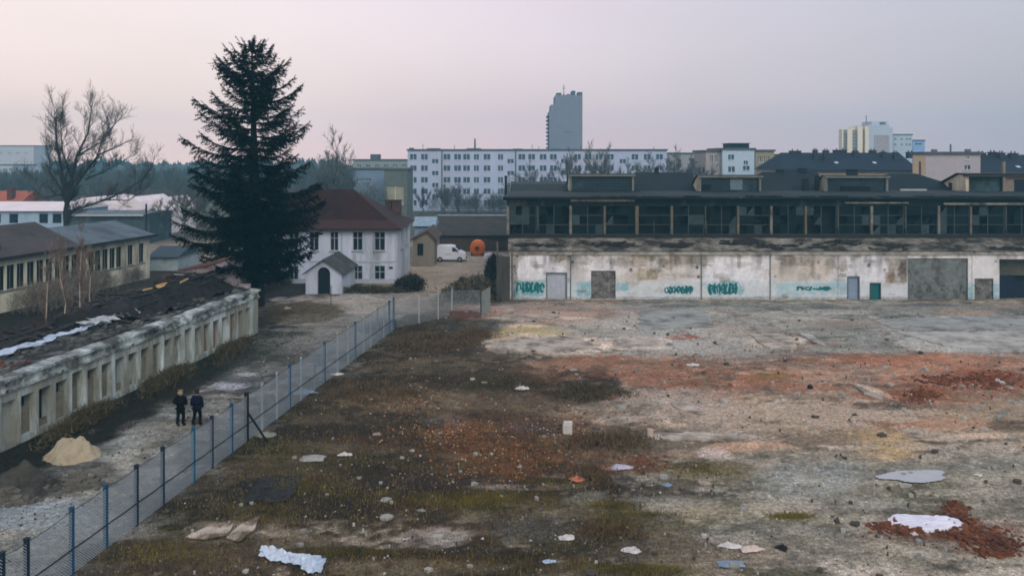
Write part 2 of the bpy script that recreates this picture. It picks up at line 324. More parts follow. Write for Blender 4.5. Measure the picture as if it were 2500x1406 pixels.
col2 = paint(U, V, X1, Y1, col[:, :3].copy(), SMALL, 23, GAIN); jit = (0.75 + 0.5 * fbm(X1 * 3, Y1 * 4, 301, 3))[:, None]; col2[:, 3] = np.maximum(col2[:, 3], col[:, 3]); col2[:, :3] = .25 * col[:, :3] + .75 * col2[:, :3] * jit; col = col2
lum = col[:, :3].mean(1); onl = np.clip((Y1 - 17) / 4, 0, 1) * (Y1 < 72); cf = np.clip((np.maximum(lum, 1e-3) / .19) ** .5, .44, 1.12); col[:, :3] *= (1 - onl + onl * cf)[:, None]; wzm = np.clip((5 + 17 * (62 - Y1) / 40 - fx) / 7 + .3, 0, 1) * (fx > -.6) * (Y1 > 18) * (Y1 < 62); col[:, :3] *= (1 - .28 * wzm)[:, None]; lum = col[:, :3].mean(1)[:, None]; col[:, :3] = np.clip(lum + (col[:, :3] - lum) * 1.15, .003, .8)
col[:, :3] = np.clip(col[:, :3], 0.004, 0.8)
weed = np.clip((col[:, 0] * -1 + 0.16) / 0.12, 0, 1)
zz = (fbm(X1 * 0.8, Y1 * 0.8, 77, 4) - 0.5) * 0.10 * yard + weed * yard * 0.05 + (fbm(X1 * 2.5, Y1 * 2.5, 79, 2) - 0.5) * 0.05 * amp * (Y1 < 70)
nx, ny = len(gx), len(gy)
ii = (np.arange(ny - 1)[:, None] * nx + np.arange(nx - 1)[None, :]).ravel()
quads = np.stack([ii, ii + 1, ii + nx + 1, ii + nx], 1)
qc = (X1[quads].mean(1), Y1[quads].mean(1))
reg = np.zeros(len(quads), int)
fq = qc[0] - fence_x(qc[1]); rq = qc[0] - ruin_x(qc[1])
reg[(fq >= 0) & (qc[1] > 18) & (qc[1] < 68.6) & (qc[0] < 60)] = 1
reg[(fq < 0) & (rq > 0) & (qc[1] > 18) & (qc[1] < 76)] = 2
gm = mat('ground surface', (0, 0, 0), attr='wet', var=0.75, scale=5.5, bump=1.0, bscale=7)
P3 = np.stack([X1, Y1, zz], 1)
for k, nm in enumerate(('ground', 'yard', 'dirt_road')):
    qs = quads[reg == k]; us, inv = np.unique(qs, return_inverse=True); inv = inv.reshape(qs.shape)
    me = bpy.data.meshes.new(nm); me.vertices.add(len(us)); me.vertices.foreach_set('co', P3[us].astype(np.float32).ravel())
    me.loops.add(inv.size); me.loops.foreach_set('vertex_index', inv.ravel().astype(np.int32)); me.polygons.add(len(inv))
    me.polygons.foreach_set('loop_start', np.arange(0, inv.size, 4, dtype=np.int32)); me.polygons.foreach_set('loop_total', np.full(len(inv), 4, np.int32))
    me.update(calc_edges=True); me.materials.append(gm)
    ob = bpy.data.objects.new(nm, me); C.objects.link(ob); ob['kind'] = 'structure'; colored(ob, col[us])
def gz(x, y):
    j = int(np.clip(np.searchsorted(gx, x), 0, nx - 1)); i = int(np.clip(np.searchsorted(gy, y), 0, ny - 1)); return float(zz[i * nx + j])
def gcol(x, y):
    j = int(np.clip(np.searchsorted(gx, x), 0, nx - 1)); i = int(np.clip(np.searchsorted(gy, y), 0, ny - 1)); return col[i * nx + j]

# puddles: pale base colour painted in for the sky's reflection
pm = mat('puddle sky sheen', (164, 170, 174), rough=0.3, var=0.1, spec=0.6)
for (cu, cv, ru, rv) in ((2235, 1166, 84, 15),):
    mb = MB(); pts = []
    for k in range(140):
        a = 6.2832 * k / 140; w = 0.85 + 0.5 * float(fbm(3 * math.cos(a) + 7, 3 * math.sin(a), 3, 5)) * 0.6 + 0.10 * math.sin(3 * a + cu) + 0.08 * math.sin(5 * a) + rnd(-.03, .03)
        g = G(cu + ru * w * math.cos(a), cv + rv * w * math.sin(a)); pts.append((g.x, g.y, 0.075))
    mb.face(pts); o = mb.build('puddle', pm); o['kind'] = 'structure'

# old concrete paving of the far yard: thin broken slabs with their joints
def slab(pts, z, m, seed, rag=.16):
    r = random.Random(seed); mb = MB(); P = [G(*p) for p in pts]; ring = []
    for k, p in enumerate(P):
        q = P[(k + 1) % len(P)]; n = max(2, int((q - p).length / .35))
        for j in range(n): c = p.lerp(q, j / n); ring.append((c.x + r.uniform(-rag, rag), c.y + r.uniform(-rag, rag)))
    mb.face([(x, y, z) for x, y in ring])
    for k in range(len(ring)): a, b = ring[k], ring[(k + 1) % len(ring)]; mb.face([(*a, -.1), (*b, -.1), (*b, z), (*a, z)])
    o = mb.build('pavement', m); o['kind'] = 'structure'
M_sl1 = mat('worn pale paving', (166, 167, 161), var=.35, scale=1.2, rgb2=(112, 110, 102), mix2=.5, bump=.4); M_sl2 = mat('worn cream paving', (172, 164, 152), var=.35, scale=1.4, rgb2=(110, 104, 94), mix2=.6, bump=.4); M_sl3 = mat('worn grey paving', (146, 150, 147), var=.3, scale=1.0, rgb2=(96, 98, 94), mix2=.5, bump=.4)
slab([(2190, 812), (2520, 811), (2560, 862), (2420, 858), (2330, 852), (2260, 832)], .082, M_sl1, 1)
slab([(2130, 782), (2500, 772), (2510, 806), (2190, 807)], .078, M_sl3, 2); slab([(1830, 818), (1905, 815), (1960, 846), (1880, 850), (1845, 838)], .08, M_sl2, 3, .3); slab([(1955, 818), (1975, 817), (2012, 838), (1992, 840)], .085, M_sl1, 4, .08)
slab([(1170, 838), (1330, 822), (1450, 834), (1462, 852), (1330, 864), (1220, 862)], .078, M_sl2, 5, .45); slab([(1502, 830), (1600, 828), (1606, 846), (1508, 850)], .08, M_sl2, 6, .2); slab([(1500, 793), (1545, 792), (1546, 800), (1502, 801)], .085, M_sl1, 7, .1)
slab([(1225, 770), (1362, 768), (1366, 776), (1226, 779)], .08, M_sl2, 8, .3); slab([(1590, 1060), (1700, 1058), (1828, 1064), (1826, 1074), (1700, 1076), (1596, 1074)], .08, M_sl2, 9, .12); slab([(1560, 760), (1720, 758), (1740, 800), (1560, 806)], .074, M_sl3, 10, .2)
slab([(1640, 985), (1690, 990), (1722, 1012), (1700, 1014), (1650, 996)], .08, M_sl2, 11, .1); slab([(2095, 948), (2120, 955), (2170, 974), (2150, 976), (2110, 964)], .085, M_sl2, 12, .08)
r_ = random.Random(44); mb = MB()
for k in range(900):       # flat broken pieces lying about
    y = 22 + 42 * r_.random() ** 1.1; x = fence_x(y) + 2 + (r_.random() ** .8) * (.66 * y + 6 - fence_x(y)); s = .035 + .20 * r_.random() ** 4; n = r_.choice((4, 5, 6)); a0 = r_.uniform(0, 6); z = .05 + r_.uniform(0, .05)
    pts = [(x + s * r_.uniform(.6, 1.3) * math.cos(a0 + 6.283 * j / n), y + s * .8 * r_.uniform(.6, 1.3) * math.sin(a0 + 6.283 * j / n)) for j in range(n)]; tx, ty = r_.uniform(-.12, .12), r_.uniform(-.12, .12)
    f = lambda p, dz: (p[0], p[1], z + dz + (p[0] - x) * tx + (p[1] - y) * ty); mb.m = r_.choice((0, 0, 0, 1, 1, 2, 2, 3 if 40 < y < 60 else 0))
    mb.face([f(p, .035) for p in pts])
    for j in range(n): mb.face([f(pts[j], -.1), f(pts[(j + 1) % n], -.1), f(pts[(j + 1) % n], .035), f(pts[j], .035)])
o = mb.build('broken_paving', [M_sl3, M_sl1, mat('dark wet paving', (66, 64, 58), var=.4, scale=2), mat('brick red paving', (112, 72, 54), var=.4, scale=2)]); o['kind'] = 'stuff'

# far hills
mb = MB(); N = 120; rows = []
hx = np.linspace(-580, 580, N)
for j, (yy, hh) in enumerate(((395, 0.0), (415, 0.75), (440, 1.0), (485, 0.8))):
    n = fbm(hx * 0.008 + 3, hx * 0 + j * .2, 9, 4)
    rows.append([mb.p((x, yy + 20 * math.sin(x * .01), -0.2 + hh * (5.5 + 6 * n[i]))) for i, x in enumerate(hx)])
for A, Bq in zip(rows, rows[1:]):
    for i in range(N - 1): mb.f.append([A[i], A[i + 1], Bq[i + 1], Bq[i]]); mb.mi.append(0)
o = mb.build('hills', mat('wooded hill', (58, 66, 60), var=.4, scale=.05), smooth=True); o['kind'] = 'structure'
for sx in (-1, 1):
    mb = MB(); rows = []
    for j, (dx, hh) in enumerate(((400, 0), (440, .8), (500, 1), (585, .8))):
        rows.append([mb.p((sx * dx, y, -0.2 + hh * (12 + 5 * math.sin(y * .03 + j)))) for y in np.linspace(-80, 480, 40)])
    for A, Bq in zip(rows, rows[1:]):
        for i in range(39): mb.f.append([A[i], A[i + 1], Bq[i + 1], Bq[i]]); mb.mi.append(0)
    o = mb.build('hills', MATS['wooded hill'], smooth=True); o['kind'] = 'structure'

# ------------------------------------------------------------------ derelict hall
M_conc = mat('dirty concrete', (132, 128, 116), var=.35, scale=1.2, rgb2=(52, 48, 40), mix2=.6, bump=.4, streak=True)
M_roofdark = mat('dark roofing felt', (20, 31, 36), var=.35, scale=.7, rgb2=(34, 42, 44), mix2=.3, bump=.3)
M_roofmid = mat('grey roofing felt', (36, 47, 49), var=.3, scale=.6, rgb2=(22, 29, 32), mix2=.5)
M_black = mat('dark interior', (9, 11, 13), var=.3)
M_glass = mat('grimy window glass', (5, 19, 23), rough=.4, var=.5, scale=1.3, spec=.12)
M_glass2 = mat('dusty pale glass', (46, 60, 64), rough=.5, var=.45, scale=1.1, spec=.15)
M_steel = mat('weathered steel frame', (62, 70, 68), var=.3)
M_cream = mat('stained cream render', (182, 177, 156), var=.25, rgb2=(104, 96, 80), mix2=.4, streak=True)
M_ochre = mat('ochre concrete pier', (98, 92, 76), var=.35, scale=2, rgb2=(80, 76, 66), mix2=.5)
M_pier = mat('grey concrete pier', (112, 112, 104), var=.35, scale=2, rgb2=(60, 58, 52), mix2=.5)
YH = 68.6; YC = 71.6
def hx(u): return Xat(u, YH)
def hz(v): return Zat(v, YH)
def cx(u): return Xat(u, YC)
def cz(v): return Zat(v, YC)
hall = thing('factory_hall', 'long derelict factory hall with peeling white wall and dark broken clerestory windows', 'factory hall', (hx(1245), YH, 0))
XE = 66.0
# lower wall as a fine grid so that stains and peeled patches are its own colours
holes_px = [(1336, 1382, 668, 729), (1443, 1503, 661, 729), (2071, 2096, 677, 731), (2126, 2148, 693, 733), (2216, 2363, 631, 733), (2379, 2425, 680, 731), (2440, 2560, 633, 733), (2700, 2760, 660, 731)]
holes = [(hx(a), hx(b), max(0.0, hz(d)), hz(c)) for a, b, c, d in holes_px]
def gridwall(x0, x1, z0, z1, st, y, holes):
    xs = np.unique(np.round(np.concatenate([np.arange(x0, x1, st), [x1], *[[h[0], h[1]] for h in holes]]), 4)); xs = xs[(xs >= x0) & (xs <= x1)]
    zs = np.unique(np.round(np.concatenate([np.arange(z0, z1, st), [z1], *[[h[2], h[3]] for h in holes]]), 4)); zs = zs[(zs >= z0) & (zs <= z1)]
    A, Bz = np.meshgrid(xs, zs); n = len(xs)
    f = []
    for j in range(len(zs) - 1):
        for i in range(n - 1):
            mx_, mz_ = (xs[i] + xs[i + 1]) / 2, (zs[j] + zs[j + 1]) / 2
            if any(h[0] < mx_ < h[1] and h[2] < mz_ < h[3] for h in holes): continue
            f.append((j * n + i, j * n + i + 1, (j + 1) * n + i + 1, (j + 1) * n + i))
    return A.ravel(), Bz.ravel(), f
ax, az, ff = gridwall(hx(1245), XE, 0, hz(612), 0.085, YH, holes)
me = bpy.data.meshes.new('wall'); o0 = ORG[hall.name]
me.from_pydata([(a - o0.x, YH - o0.y, b - o0.z) for a, b in zip(ax, az)], [], ff)
wallo = bpy.data.objects.new('wall', me); C.objects.link(wallo); wallo.parent = hall
wu = 1250 + ax / YH * FPX; wv = VH + (H - az) / YH * FPX
WH = (200, 204, 212); BR = (112, 98, 78); CR = (180, 178, 172)
WP = [(1500, 640, 260, 40, CR, .6), (1320, 645, 60, 36, WH, .9, dict(box=True, am=.3)), (1480, 645, 70, 30, WH, .8), (1600, 650, 110, 60, CR, .6), (1800, 665, 85, 36, WH, .95, dict(box=True, am=.2)), (1960, 660, 90, 40, (170, 162, 146), .7), (2140, 660, 80, 36, WH, .9), (2400, 655, 38, 30, (188, 190, 194), .95, bx), (2300, 620, 90, 6, CR, .5),
 (1900, 708, 900, 24, (168, 180, 188), .75, dict(box=True, am=.2)),
 (1292, 704, 40, 20, (74, 142, 148), .9, dict(box=True, am=.35)), (1425, 706, 18, 18, (98, 150, 162), .9, bx), (1400, 700, 20, 12, (150, 176, 184), .7), (1520, 700, 16, 10, (96, 150, 160), .85, dict(box=True, am=.3)), (1770, 702, 46, 18, (66, 138, 146), .75), (1660, 708, 40, 12, (110, 160, 166), .5), (1980, 706, 90, 16, (104, 160, 172), .6, dict(box=True, am=.6)), (2052, 700, 30, 20, (120, 160, 176), .6), (2370, 712, 10, 20, (104, 150, 164), .8, bx), (2432, 712, 10, 20, (104, 150, 164), .8, bx),
 (1368, 627, 24, 12, BR, .9), (1570, 632, 50, 18, (120, 110, 90), .8), (1582, 670, 26, 16, (126, 112, 84), .9, dict(box=True, am=.4)), (1600, 640, 120, 16, (124, 114, 94), .5), (1690, 632, 40, 20, (96, 90, 74), .7), (1640, 675, 60, 8, (130, 122, 108), .5), (1545, 680, 20, 20, (130, 120, 100), .5), (1720, 640, 10, 26, (96, 90, 78), .7), (1955, 635, 60, 14, (110, 100, 80), .6), (2045, 640, 30, 22, (92, 88, 76), .7), (1985, 650, 8, 30, (110, 100, 84), .5), (2192, 662, 24, 30, (104, 90, 74), .95, dict(box=True, am=.25)), (2204, 660, 12, 26, (84, 72, 58), .6), (2172, 678, 12, 14, (112, 98, 82), .9, dict(box=True, am=.3)), (2170, 720, 40, 10, (180, 182, 190), .7),
 (1800, 616, 900, 6, (90, 84, 70), .7), (1800, 729, 900, 5, (96, 102, 104), .7), (1255, 680, 9, 60, (62, 62, 56), .8), (1800, 624, 60, 5, (126, 116, 96), .6),
 (1283, 608, 30, 8, (60, 58, 52), .4)]
rw = random.Random(77)
for _ in range(120):
    uu = rw.uniform(1250, 2215); top_ = rw.random() < .6; WP.append((uu, rw.uniform(618, 650) if top_ else rw.uniform(640, 725), rw.uniform(4, 22), rw.uniform(4, 22) if top_ else rw.uniform(3, 9), rw.choice([(104, 96, 82), (134, 126, 110), (90, 86, 78), (150, 146, 138), (196, 198, 202)]), rw.uniform(.3, .75), dict(am=1.3)))
HOLE = [(1398, 640, 4, 5), (1540, 659, 5, 5), (1702, 653, 5, 5), (1263, 626, 4, 3), (1490, 643, 2, 2), (1620, 650, 3, 2), (1628, 657, 2, 2), (2056, 660, 6, 5), (2121, 648, 5, 6), (2160, 659, 4, 4), (2431, 638, 3, 3), (1893, 675, 4, 3), (1909, 644, 2, 3), (1998, 641, 3, 3), (1470, 620, 2, 2), (1255, 650, 3, 3), (1705, 676, 4, 4), (1350, 655, 3, 2)]
for h in HOLE: WP.append((h[0], h[1], h[2], h[3], (24, 24, 24), .95, dict(am=.5, fe=.5)))
for u0 in (1393, 1712, 1880, 2045, 2372): WP.append((u0, 675, 1.6, 60, (100, 108, 106), .7, dict(box=True, am=.3)))
wc = paint(wu, wv, ax, az, np.array(lin((180, 180, 180))) * 1.25, WP, 9, 1.25, 1.6)
gst = fbm(ax * 1.6, az * 0.35, 15, 4); wc[:, :3] *= (1 - np.clip(gst - .42, 0, 1) * 2.2 * np.clip((az - 1.2) / 3, 0, 1))[:, None]
wc[:, :3] *= (0.88 + 0.24 * fbm(ax * 3, az * 3, 19, 3))[:, None]; wc[:, :3] = np.clip(wc[:, :3], .004, .8); wc[:, 3] = 0
me.materials.append(mat('painted plaster', (0, 0, 0), attr=True, var=.16, scale=5, bump=.25)); colored(wallo, wc)
# what stands in the openings
M_block = mat('grey block infill', (104, 112, 112), var=.4, scale=2.2, rgb2=(70, 66, 58), mix2=.5, bump=.5)
M_rubb = mat('rough rubble infill', (112, 112, 110), var=.6, scale=4, rgb2=(70, 68, 64), mix2=.6, bump=.8)
M_pdoor = mat('pale grey door', (160, 168, 180), var=.15); M_bdoor = mat('blue grey door', (124, 142, 164), var=.15); M_teal = mat('teal painted door', (16, 96, 100), var=.2, rough=.6)
M_navy = mat('dark navy gate', (16, 26, 46), var=.3); M_slate = mat('slate frame', (84, 98, 106), var=.2)
doors = [('door', M_pdoor, 0), ('wall_infill', M_rubb, 0), ('door', M_bdoor, 0), ('door', M_teal, 0), ('wall_infill', M_block, 0), ('wall_infill', M_rubb, 0), ('gateway', M_black, 1), ('door', M_teal, 0)]
for (nm, m_, deep), h in zip(doors, holes):
    mb = MB(); d = .12 if not deep else 1.2; a, b, c, dd = h
    if nm == 'door':
        fr = MB(); w = .1
        fr.box(a - w, a, YH - .03, YH + .2, c, dd + w); fr.box(b, b + w, YH - .03, YH + .2, c, dd + w); fr.box(a, b, YH - .03, YH + .2, dd, dd + w)
        f_ = fr.build('door_frame', M_slate if m_ is not M_teal else M_steel, hall)
        mb.box(a, b, YH + d, YH + d + .05, c, dd); n = 4
        for k in range(1, n): mb.box(a + (b - a) * k / n - .02, a + (b - a) * k / n + .02, YH + d - .02, YH + d, c + .05, dd - .05)
        mb.build('door', m_, hall)
        continue
    mb.wall(a, b, c, dd, [], 0, YH + d); mb.face([(a, YH, c), (a, YH, dd), (a, YH + d, dd), (a, YH + d, c)]); mb.face([(b, YH, c), (b, YH + d, c), (b, YH + d, dd), (b, YH, dd)]); mb.face([(a, YH, dd), (b, YH, dd), (b, YH + d, dd), (a, YH + d, dd)])
    if nm == 'wall_infill':
        for k in range(26 if b - a > 3 else 9):
            x = rnd(a + .1, b - .4); z = rnd(c, dd - .3) if m_ is M_rubb else rnd(c, c + 1.6); s = rnd(.12, .34); mb.box(x, x + s * 1.3, YH + d - rnd(.02, .09), YH + d, z, z + s * .8)
    mb.build(nm, m_, hall)
mb = MB(); a, b = hx(2438), hx(2484)
mb.box(a, b, YH + .5, YH + .6, 0, hz(676)); mb.box(b, b + 2.2, YH + .7, YH + .8, 0, hz(690)); mb.build('gate_leaf', M_navy, hall)
mb = MB(); mb.wall(hx(2440), hx(2560), hz(676), hz(633), [], 0, YH + .9); mb.build('gate_header', mat('grimy olive render', (74, 74, 64), var=.4), hall)
# lintel band, lean-to ledge roof with dirt and debris
mb = MB(); mb.box(hx(1243), XE, YH - .12, YH + .15, hz(622), hz(613)); mb.build('lintel', mat('grey lintel', (150, 150, 143), var=.35, scale=1.4, rgb2=(92, 90, 82), mix2=.5), hall)
mb = MB(); zl0, zl1 = hz(612), 5.12
nx_ = 120; nyl = 8; ids = []
for j in range(nyl + 1):
    row = []
    for i in range(nx_ + 1):
        x = hx(1240) + (XE - hx(1240)) * i / nx_; t = j / nyl
        z = zl0 + (zl1 - zl0) * t + (fbm(x * 1.3, t * 4., 5, 3) - .5) * .28 * (1 if 0 < j < nyl else .35); row.append(mb.p((x, YH - .25 + (YC - YH + .2) * t, z)))
    ids.append(row)
for A, Bq in zip(ids, ids[1:]):
    for i in range(nx_): mb.f.append([A[i], A[i + 1], Bq[i + 1], Bq[i]]); mb.mi.append(0)
ledge = mb.build('ledge_roof', mat('stained ledge concrete', (126, 124, 114), var=.5, scale=1.1, rgb2=(44, 40, 34), mix2=.75, bump=.6), hall)
mb = MB()
for (u0, u1, v0, v1) in ((1445, 1560, 594, 606), (1600, 1670, 598, 606), (1250, 1345, 598, 604), (1850, 2000, 598, 612), (2120, 2210, 600, 612), (2420, 2500, 606, 614), (1760, 1850, 590, 598), (2030, 2110, 590, 602)):
    for k in range(16):
        u = rnd(u0, u1); v = rnd(v0, v1); t = np.clip((612 - v) / 30, 0.02, .95); x = hx(u); y = YH - .2 + 3 * t; z = zl0 + (zl1 - zl0) * t + .03; w = rnd(.3, 1.4); d = rnd(.1, .35)
        a = rnd(-.25, .25); c_, s_ = math.cos(a) * w, math.sin(a) * w
        mb.face([(x, y, z), (x + c_, y + s_, z + rnd(0, .18)), (x + c_, y + s_ + d, z + rnd(.08, .25)), (x, y + d, z + rnd(.05, .2))])
        mb.box(x, x + w * .5, y, y + .08, z - .03, z + rnd(.04, .14))
mb.build('ledge_debris', mat('tar paper scraps', (34, 34, 34), var=.5), hall)['kind'] = 'stuff'
# clerestory: sill, piers, windows bay by bay
mb = MB(); mb.box(hx(1240), XE, YC - .1, YC + .25, 5.0, cz(572)); mb.build('clerestory_sill', mat('grimy sill', (34, 36, 34), var=.4), hall)
zs0, zs1 = cz(572), cz(503)
mb = MB(); mb.wall(cx(1238), XE, zs1, cz(486), [], 0, YC - .04); mb.face([(cx(1238), YC - .04, zs1), (XE, YC - .04, zs1), (XE, YC + .3, zs1), (cx(1238), YC + .3, zs1)])
mb.build('clerestory_header', mat('grimy header', (16, 29, 32), var=.5, scale=.8, rgb2=(74, 80, 78), mix2=.3, streak=True), hall)
pier_u = [1240, 1312, 1393, 1476, 1555, 1640, 1722, 1802, 1883, 1967, 2045, 2128, 2210, 2292, 2370, 2455] + [2455 + 81.5 * k for k in range(1, 6)]
pier_k = 'g s g o O o s o g o s g s g o s s s s s s'.split()
for u, k in zip(pier_u, pier_k):
    w = {'g': .11, 's': .05, 'o': .085, 'O': .15}[k]; x = cx(u)
    MB().box(x - w, x + w, YC - .06, YC + .16, zs0 + (.5 if k == 's' else 0), zs1).build('pier', {'g': M_pier, 's': M_steel, 'o': M_ochre, 'O': M_ochre}[k], hall)
rs = random.Random(21)
for a, b in zip(pier_u, pier_u[1:]):
    x0, x1 = cx(a) + .12, cx(b) - .12; nc, nr = 2 if b - a < 100 else 3, 3
    fr = MB(); gl = MB(); gl2 = MB(); y = YC + .10
    for i in range(nc + 1):
        x = x0 + (x1 - x0) * i / nc
        if 0 < i < nc and rs.random() < .3: continue
        fr.box(x - .03, x + .03, y - .04, y + .03, zs0, zs1 if rs.random() < .9 else zs0 + 1.2)
    for j in range(nr + 1):
        z = zs0 + (zs1 - zs0) * j / nr
        if 0 < j < nr and rs.random() < .25: continue
        fr.box(x0, x1, y - .03, y + .02, z - .025, z + .025)
    broken = rs.random()
    for i in range(nc * 2):
        for j in range(nr):
            if rs.random() < (.6 if broken < .45 else .15): continue
            xa = x0 + (x1 - x0) * i / (nc * 2); xb = x0 + (x1 - x0) * (i + 1) / (nc * 2); za = zs0 + (zs1 - zs0) * j / nr; zb = zs0 + (zs1 - zs0) * (j + 1) / nr
            t_ = rs.uniform(-.02, .02); g = gl2 if rs.random() < .22 else gl
            if rs.random() < .25: g.face([(xa, y + t_, za), (xb, y, za), (xb, y, zb), (xa + (xb - xa) * .5, y, za + (zb - za) * .6)])
            else: g.face([(xa, y + t_, za), (xb, y, za), (xb, y, zb), (xa, y + t_, zb)])
    gl.m = 0; n0 = len(gl.v)
    for f in gl2.f: gl.f.append([k + n0 for k in f]); gl.mi.append(1)
    gl.v += gl2.v
    w_ = fr.build('window', M_steel, hall); gl.build('pane', [M_glass, M_glass2], w_)
# body behind: end wall, back wall, black inner sheet painting the unlit interior behind broken panes
mb = MB(); x0 = hx(1245); YB = 96.0
mb.face([(x0, YH, 0), (x0, YB, 0), (x0, YB, 9.0), (x0, YC, 9.0), (x0, YC, 5.0), (x0, YH, 4.3)]); mb.face([(XE, YH, 0), (XE, YB, 0), (XE, YB, 9.0), (XE, YC, 9.0), (XE, YC, 5.0), (XE, YH, 4.3)]); mb.face([(x0, YB, 0), (XE, YB, 0), (XE, YB, 9), (x0, YB, 9)])
mb.build('end_wall', mat('dark end wall', (70, 68, 62), var=.4, rgb2=(40, 38, 34), mix2=.5), hall)
mb = MB(); mb.face([(x0 + .1, YC + .8, 4.9), (XE - .1, YC + .8, 4.9), (XE - .1, YC + .8, 9), (x0 + .1, YC + .8, 9)])
for k in range(60):
    x = rnd(x0 + 1, XE - 1); w = rnd(.2, 1.3); z = rnd(5.2, 7.2); mb.box(x, x + w, YC + .5, YC + .75, z, z + rnd(.1, 1.0))
mb.build('dark_inner_sheet', M_black, hall)
# eave, main roof, lantern rows
ze = cz(481)
mb = MB(); mb.box(cx(1228), XE, YC - .75, YC - .1, ze - .12, ze + .06); mb.box(cx(1228), XE, YC - .1, YC + .05, ze - .30, ze - .02)
for k in range(26): 
    u = rnd(1400, 2450); x = cx(u); w = rnd(.4, 2.2); mb.box(x, x + w, YC - .8, YC - .3, ze + .06, ze + rnd(.08, .15))
mb.build('eave', mat('rotten eave', (20, 28, 31), var=.5, rgb2=(90, 88, 76), mix2=.12), hall)
mb = MB(); mb.box(cx(1393), cx(1548), YC - .3, YC - .14, cz(492), cz(487)); mb.box(cx(2060), cx(2215), YC - .3, YC - .14, cz(497), cz(493)); mb.box(cx(2300), XE, YC - .3, YC - .14, cz(500), cz(495))
mb.build('gutter', M_conc, hall)
def ry(v, Y): return Zat(v, Y)
mb = MB(); xl = cx(1229)
mb.face([(xl, YC - .7, ze + .06), (XE, YC - .7, ze + .06), (XE, 78, 9.12), (xl + .6, 78, 9.12)]); mb.face([(xl + .6, 78, 9.12), (XE, 78, 9.12), (XE, YB, 9.2), (xl + .9, YB, 9.2)])
mb.face([(xl, YC - .7, ze + .06), (xl + .6, 78, 9.12), (xl + .9, YB, 9.2), (xl + .9, YB, 8.8), (xl, YC - .7, ze - .1)])
mb.build('roof', M_roofmid, hall)
mb = MB(); mb.prism([(79, 9.12), (81, 9.75), (88, 9.8), (90, 9.15)], Xat(1247, 80), Xat(1395, 80), 'x'); mb.build('roof_ridge', M_roofmid, hall)
YL = 78.0
def lantern(u0, u1, vt, vb, wide=False):
    x0, x1, z0, z1 = Xat(u0, YL), Xat(u1, YL), ry(vb, YL), ry(vt, YL); D = 3.4
    s = MB()
    for x, o in ((x0, .18), (x1 - .18, .18)): s.prism([(YL, z0 - .3), (YL, z1 - .2), (YL + .5, z1 - .05), (YL + D, z0 + .1), (YL + D, z0 - .3)], x, x + o, 'x')
    s.build('lantern_side', M_cream, hall)
    f = MB(); f.box(x0 - .12, x1 + .12, YL - .25, YL + .1, z1 - .24, z1 - .02); f.box(x0, x0 + .22, YL - .08, YL, z0, z1 - .24); f.box(x1 - .22, x1, YL - .08, YL, z0, z1 - .24)
    f.build('lantern_frame', mat('weathered lantern frame', (100, 106, 102), var=.3, scale=1.5), hall)
    g = MB(); g.wall(x0 + .2, x1 - .2, z0 - .1, z1 - .2, [], 0, YL + .14); w = g.build('lantern_glazing', mat('blue grey glazing', (18, 40, 52), rough=.4, var=.4, scale=.9, rgb2=(60, 82, 90), mix2=.2), hall)
    k = MB()
    for i in range(1, 5):
        x = x0 + (x1 - x0) * i / 5; k.box(x - .02, x + .02, YL + .08, YL + .13, z0, z1 - .22)
    if vt < 428: k.box(x0 + .2, x1 - .2, YL + .09, YL + .12, (z0 + z1) / 2, (z0 + z1) / 2 + .04)
    k.build('glazing_bar', mat('dark glazing bar', (52, 70, 78)), w)
    r = MB(); r.face([(x0 - .15, YL - .3, z1), (x1 + .15, YL - .3, z1), (x1 + .15, YL + .5, z1 + .03), (x0 - .15, YL + .5, z1 + .03)]); r.face([(x0 - .15, YL + .5, z1 + .03), (x1 + .15, YL + .5, z1 + .03), (x1 + .15, YL + D + .1, z0 + .1), (x0 - .15, YL + D + .1, z0 + .1)])
    r.build('lantern_roof', M_roofdark, hall)
    b = MB(); b.face([(x0 - .6, YL - .05, z0 - .35), (x1 + .6, YL - .05, z0 - .35), (x1 + .6, YL - .05, z0 + .02), (x0 - .6, YL - .05, z0 + .02)]); b.build('lantern_base', M_roofdark, hall)
    return x0, x1, z0, z1
lantern(1390, 1548, 425, 466); lantern(1706, 1858, 428, 467); lantern(2014, 2168, 429, 474)
mb = MB(); mb.box(Xat(2054, YL), Xat(2124, YL), YL + .02, YL + .12, ry(470, YL), ry(455, YL)); mb.box(Xat(1712, YL), Xat(1736, YL), YL + .02, YL + .12, ry(466, YL), ry(451, YL)); mb.build('broken_pane', M_black, hall)
mb = MB(); mb.box(Xat(1783, YL), Xat(1813, YL), YL + .04, YL + .12, ry(464, YL), ry(438, YL)); mb.build('blind_panel', mat('pale sheet panel', (92, 112, 120), var=.3, scale=4), hall)
YR = 84.0
for pts in (((1552, 1706, 468), (1552, 1690, 421)), ((1862, 2006, 470), (1862, 1998, 420)), ((2170, 2440, 486), (2170, 2236, 424))):
    (a0, a1, av), (b0, b1, bv) = pts; y0 = YL + .9
    p0, p1 = (Xat(a0, y0), y0, ry(av, y0)), (Xat(a1, y0), y0, ry(av, y0)); p2, p3 = (Xat(b1, YR), YR, ry(bv, YR)), (Xat(b0, YR), YR, ry(bv, YR))
    mb = MB(); mb.face([p0, p1, p2, p3]); mb.face([p1, (p1[0], YR + 5, 9.1), (p2[0], YR, p2[2])]); mb.face([p0, p3, (p0[0], YR + 5, 9.1)]); mb.face([p3, p2, (p1[0], YR + 5, 9.1), (p0[0], YR + 5, 9.1)])
    mb.build('saddle_roof', mat('blue black slate', (16, 29, 37), var=.3, scale=.5, rgb2=(26, 35, 38), mix2=.4), hall)
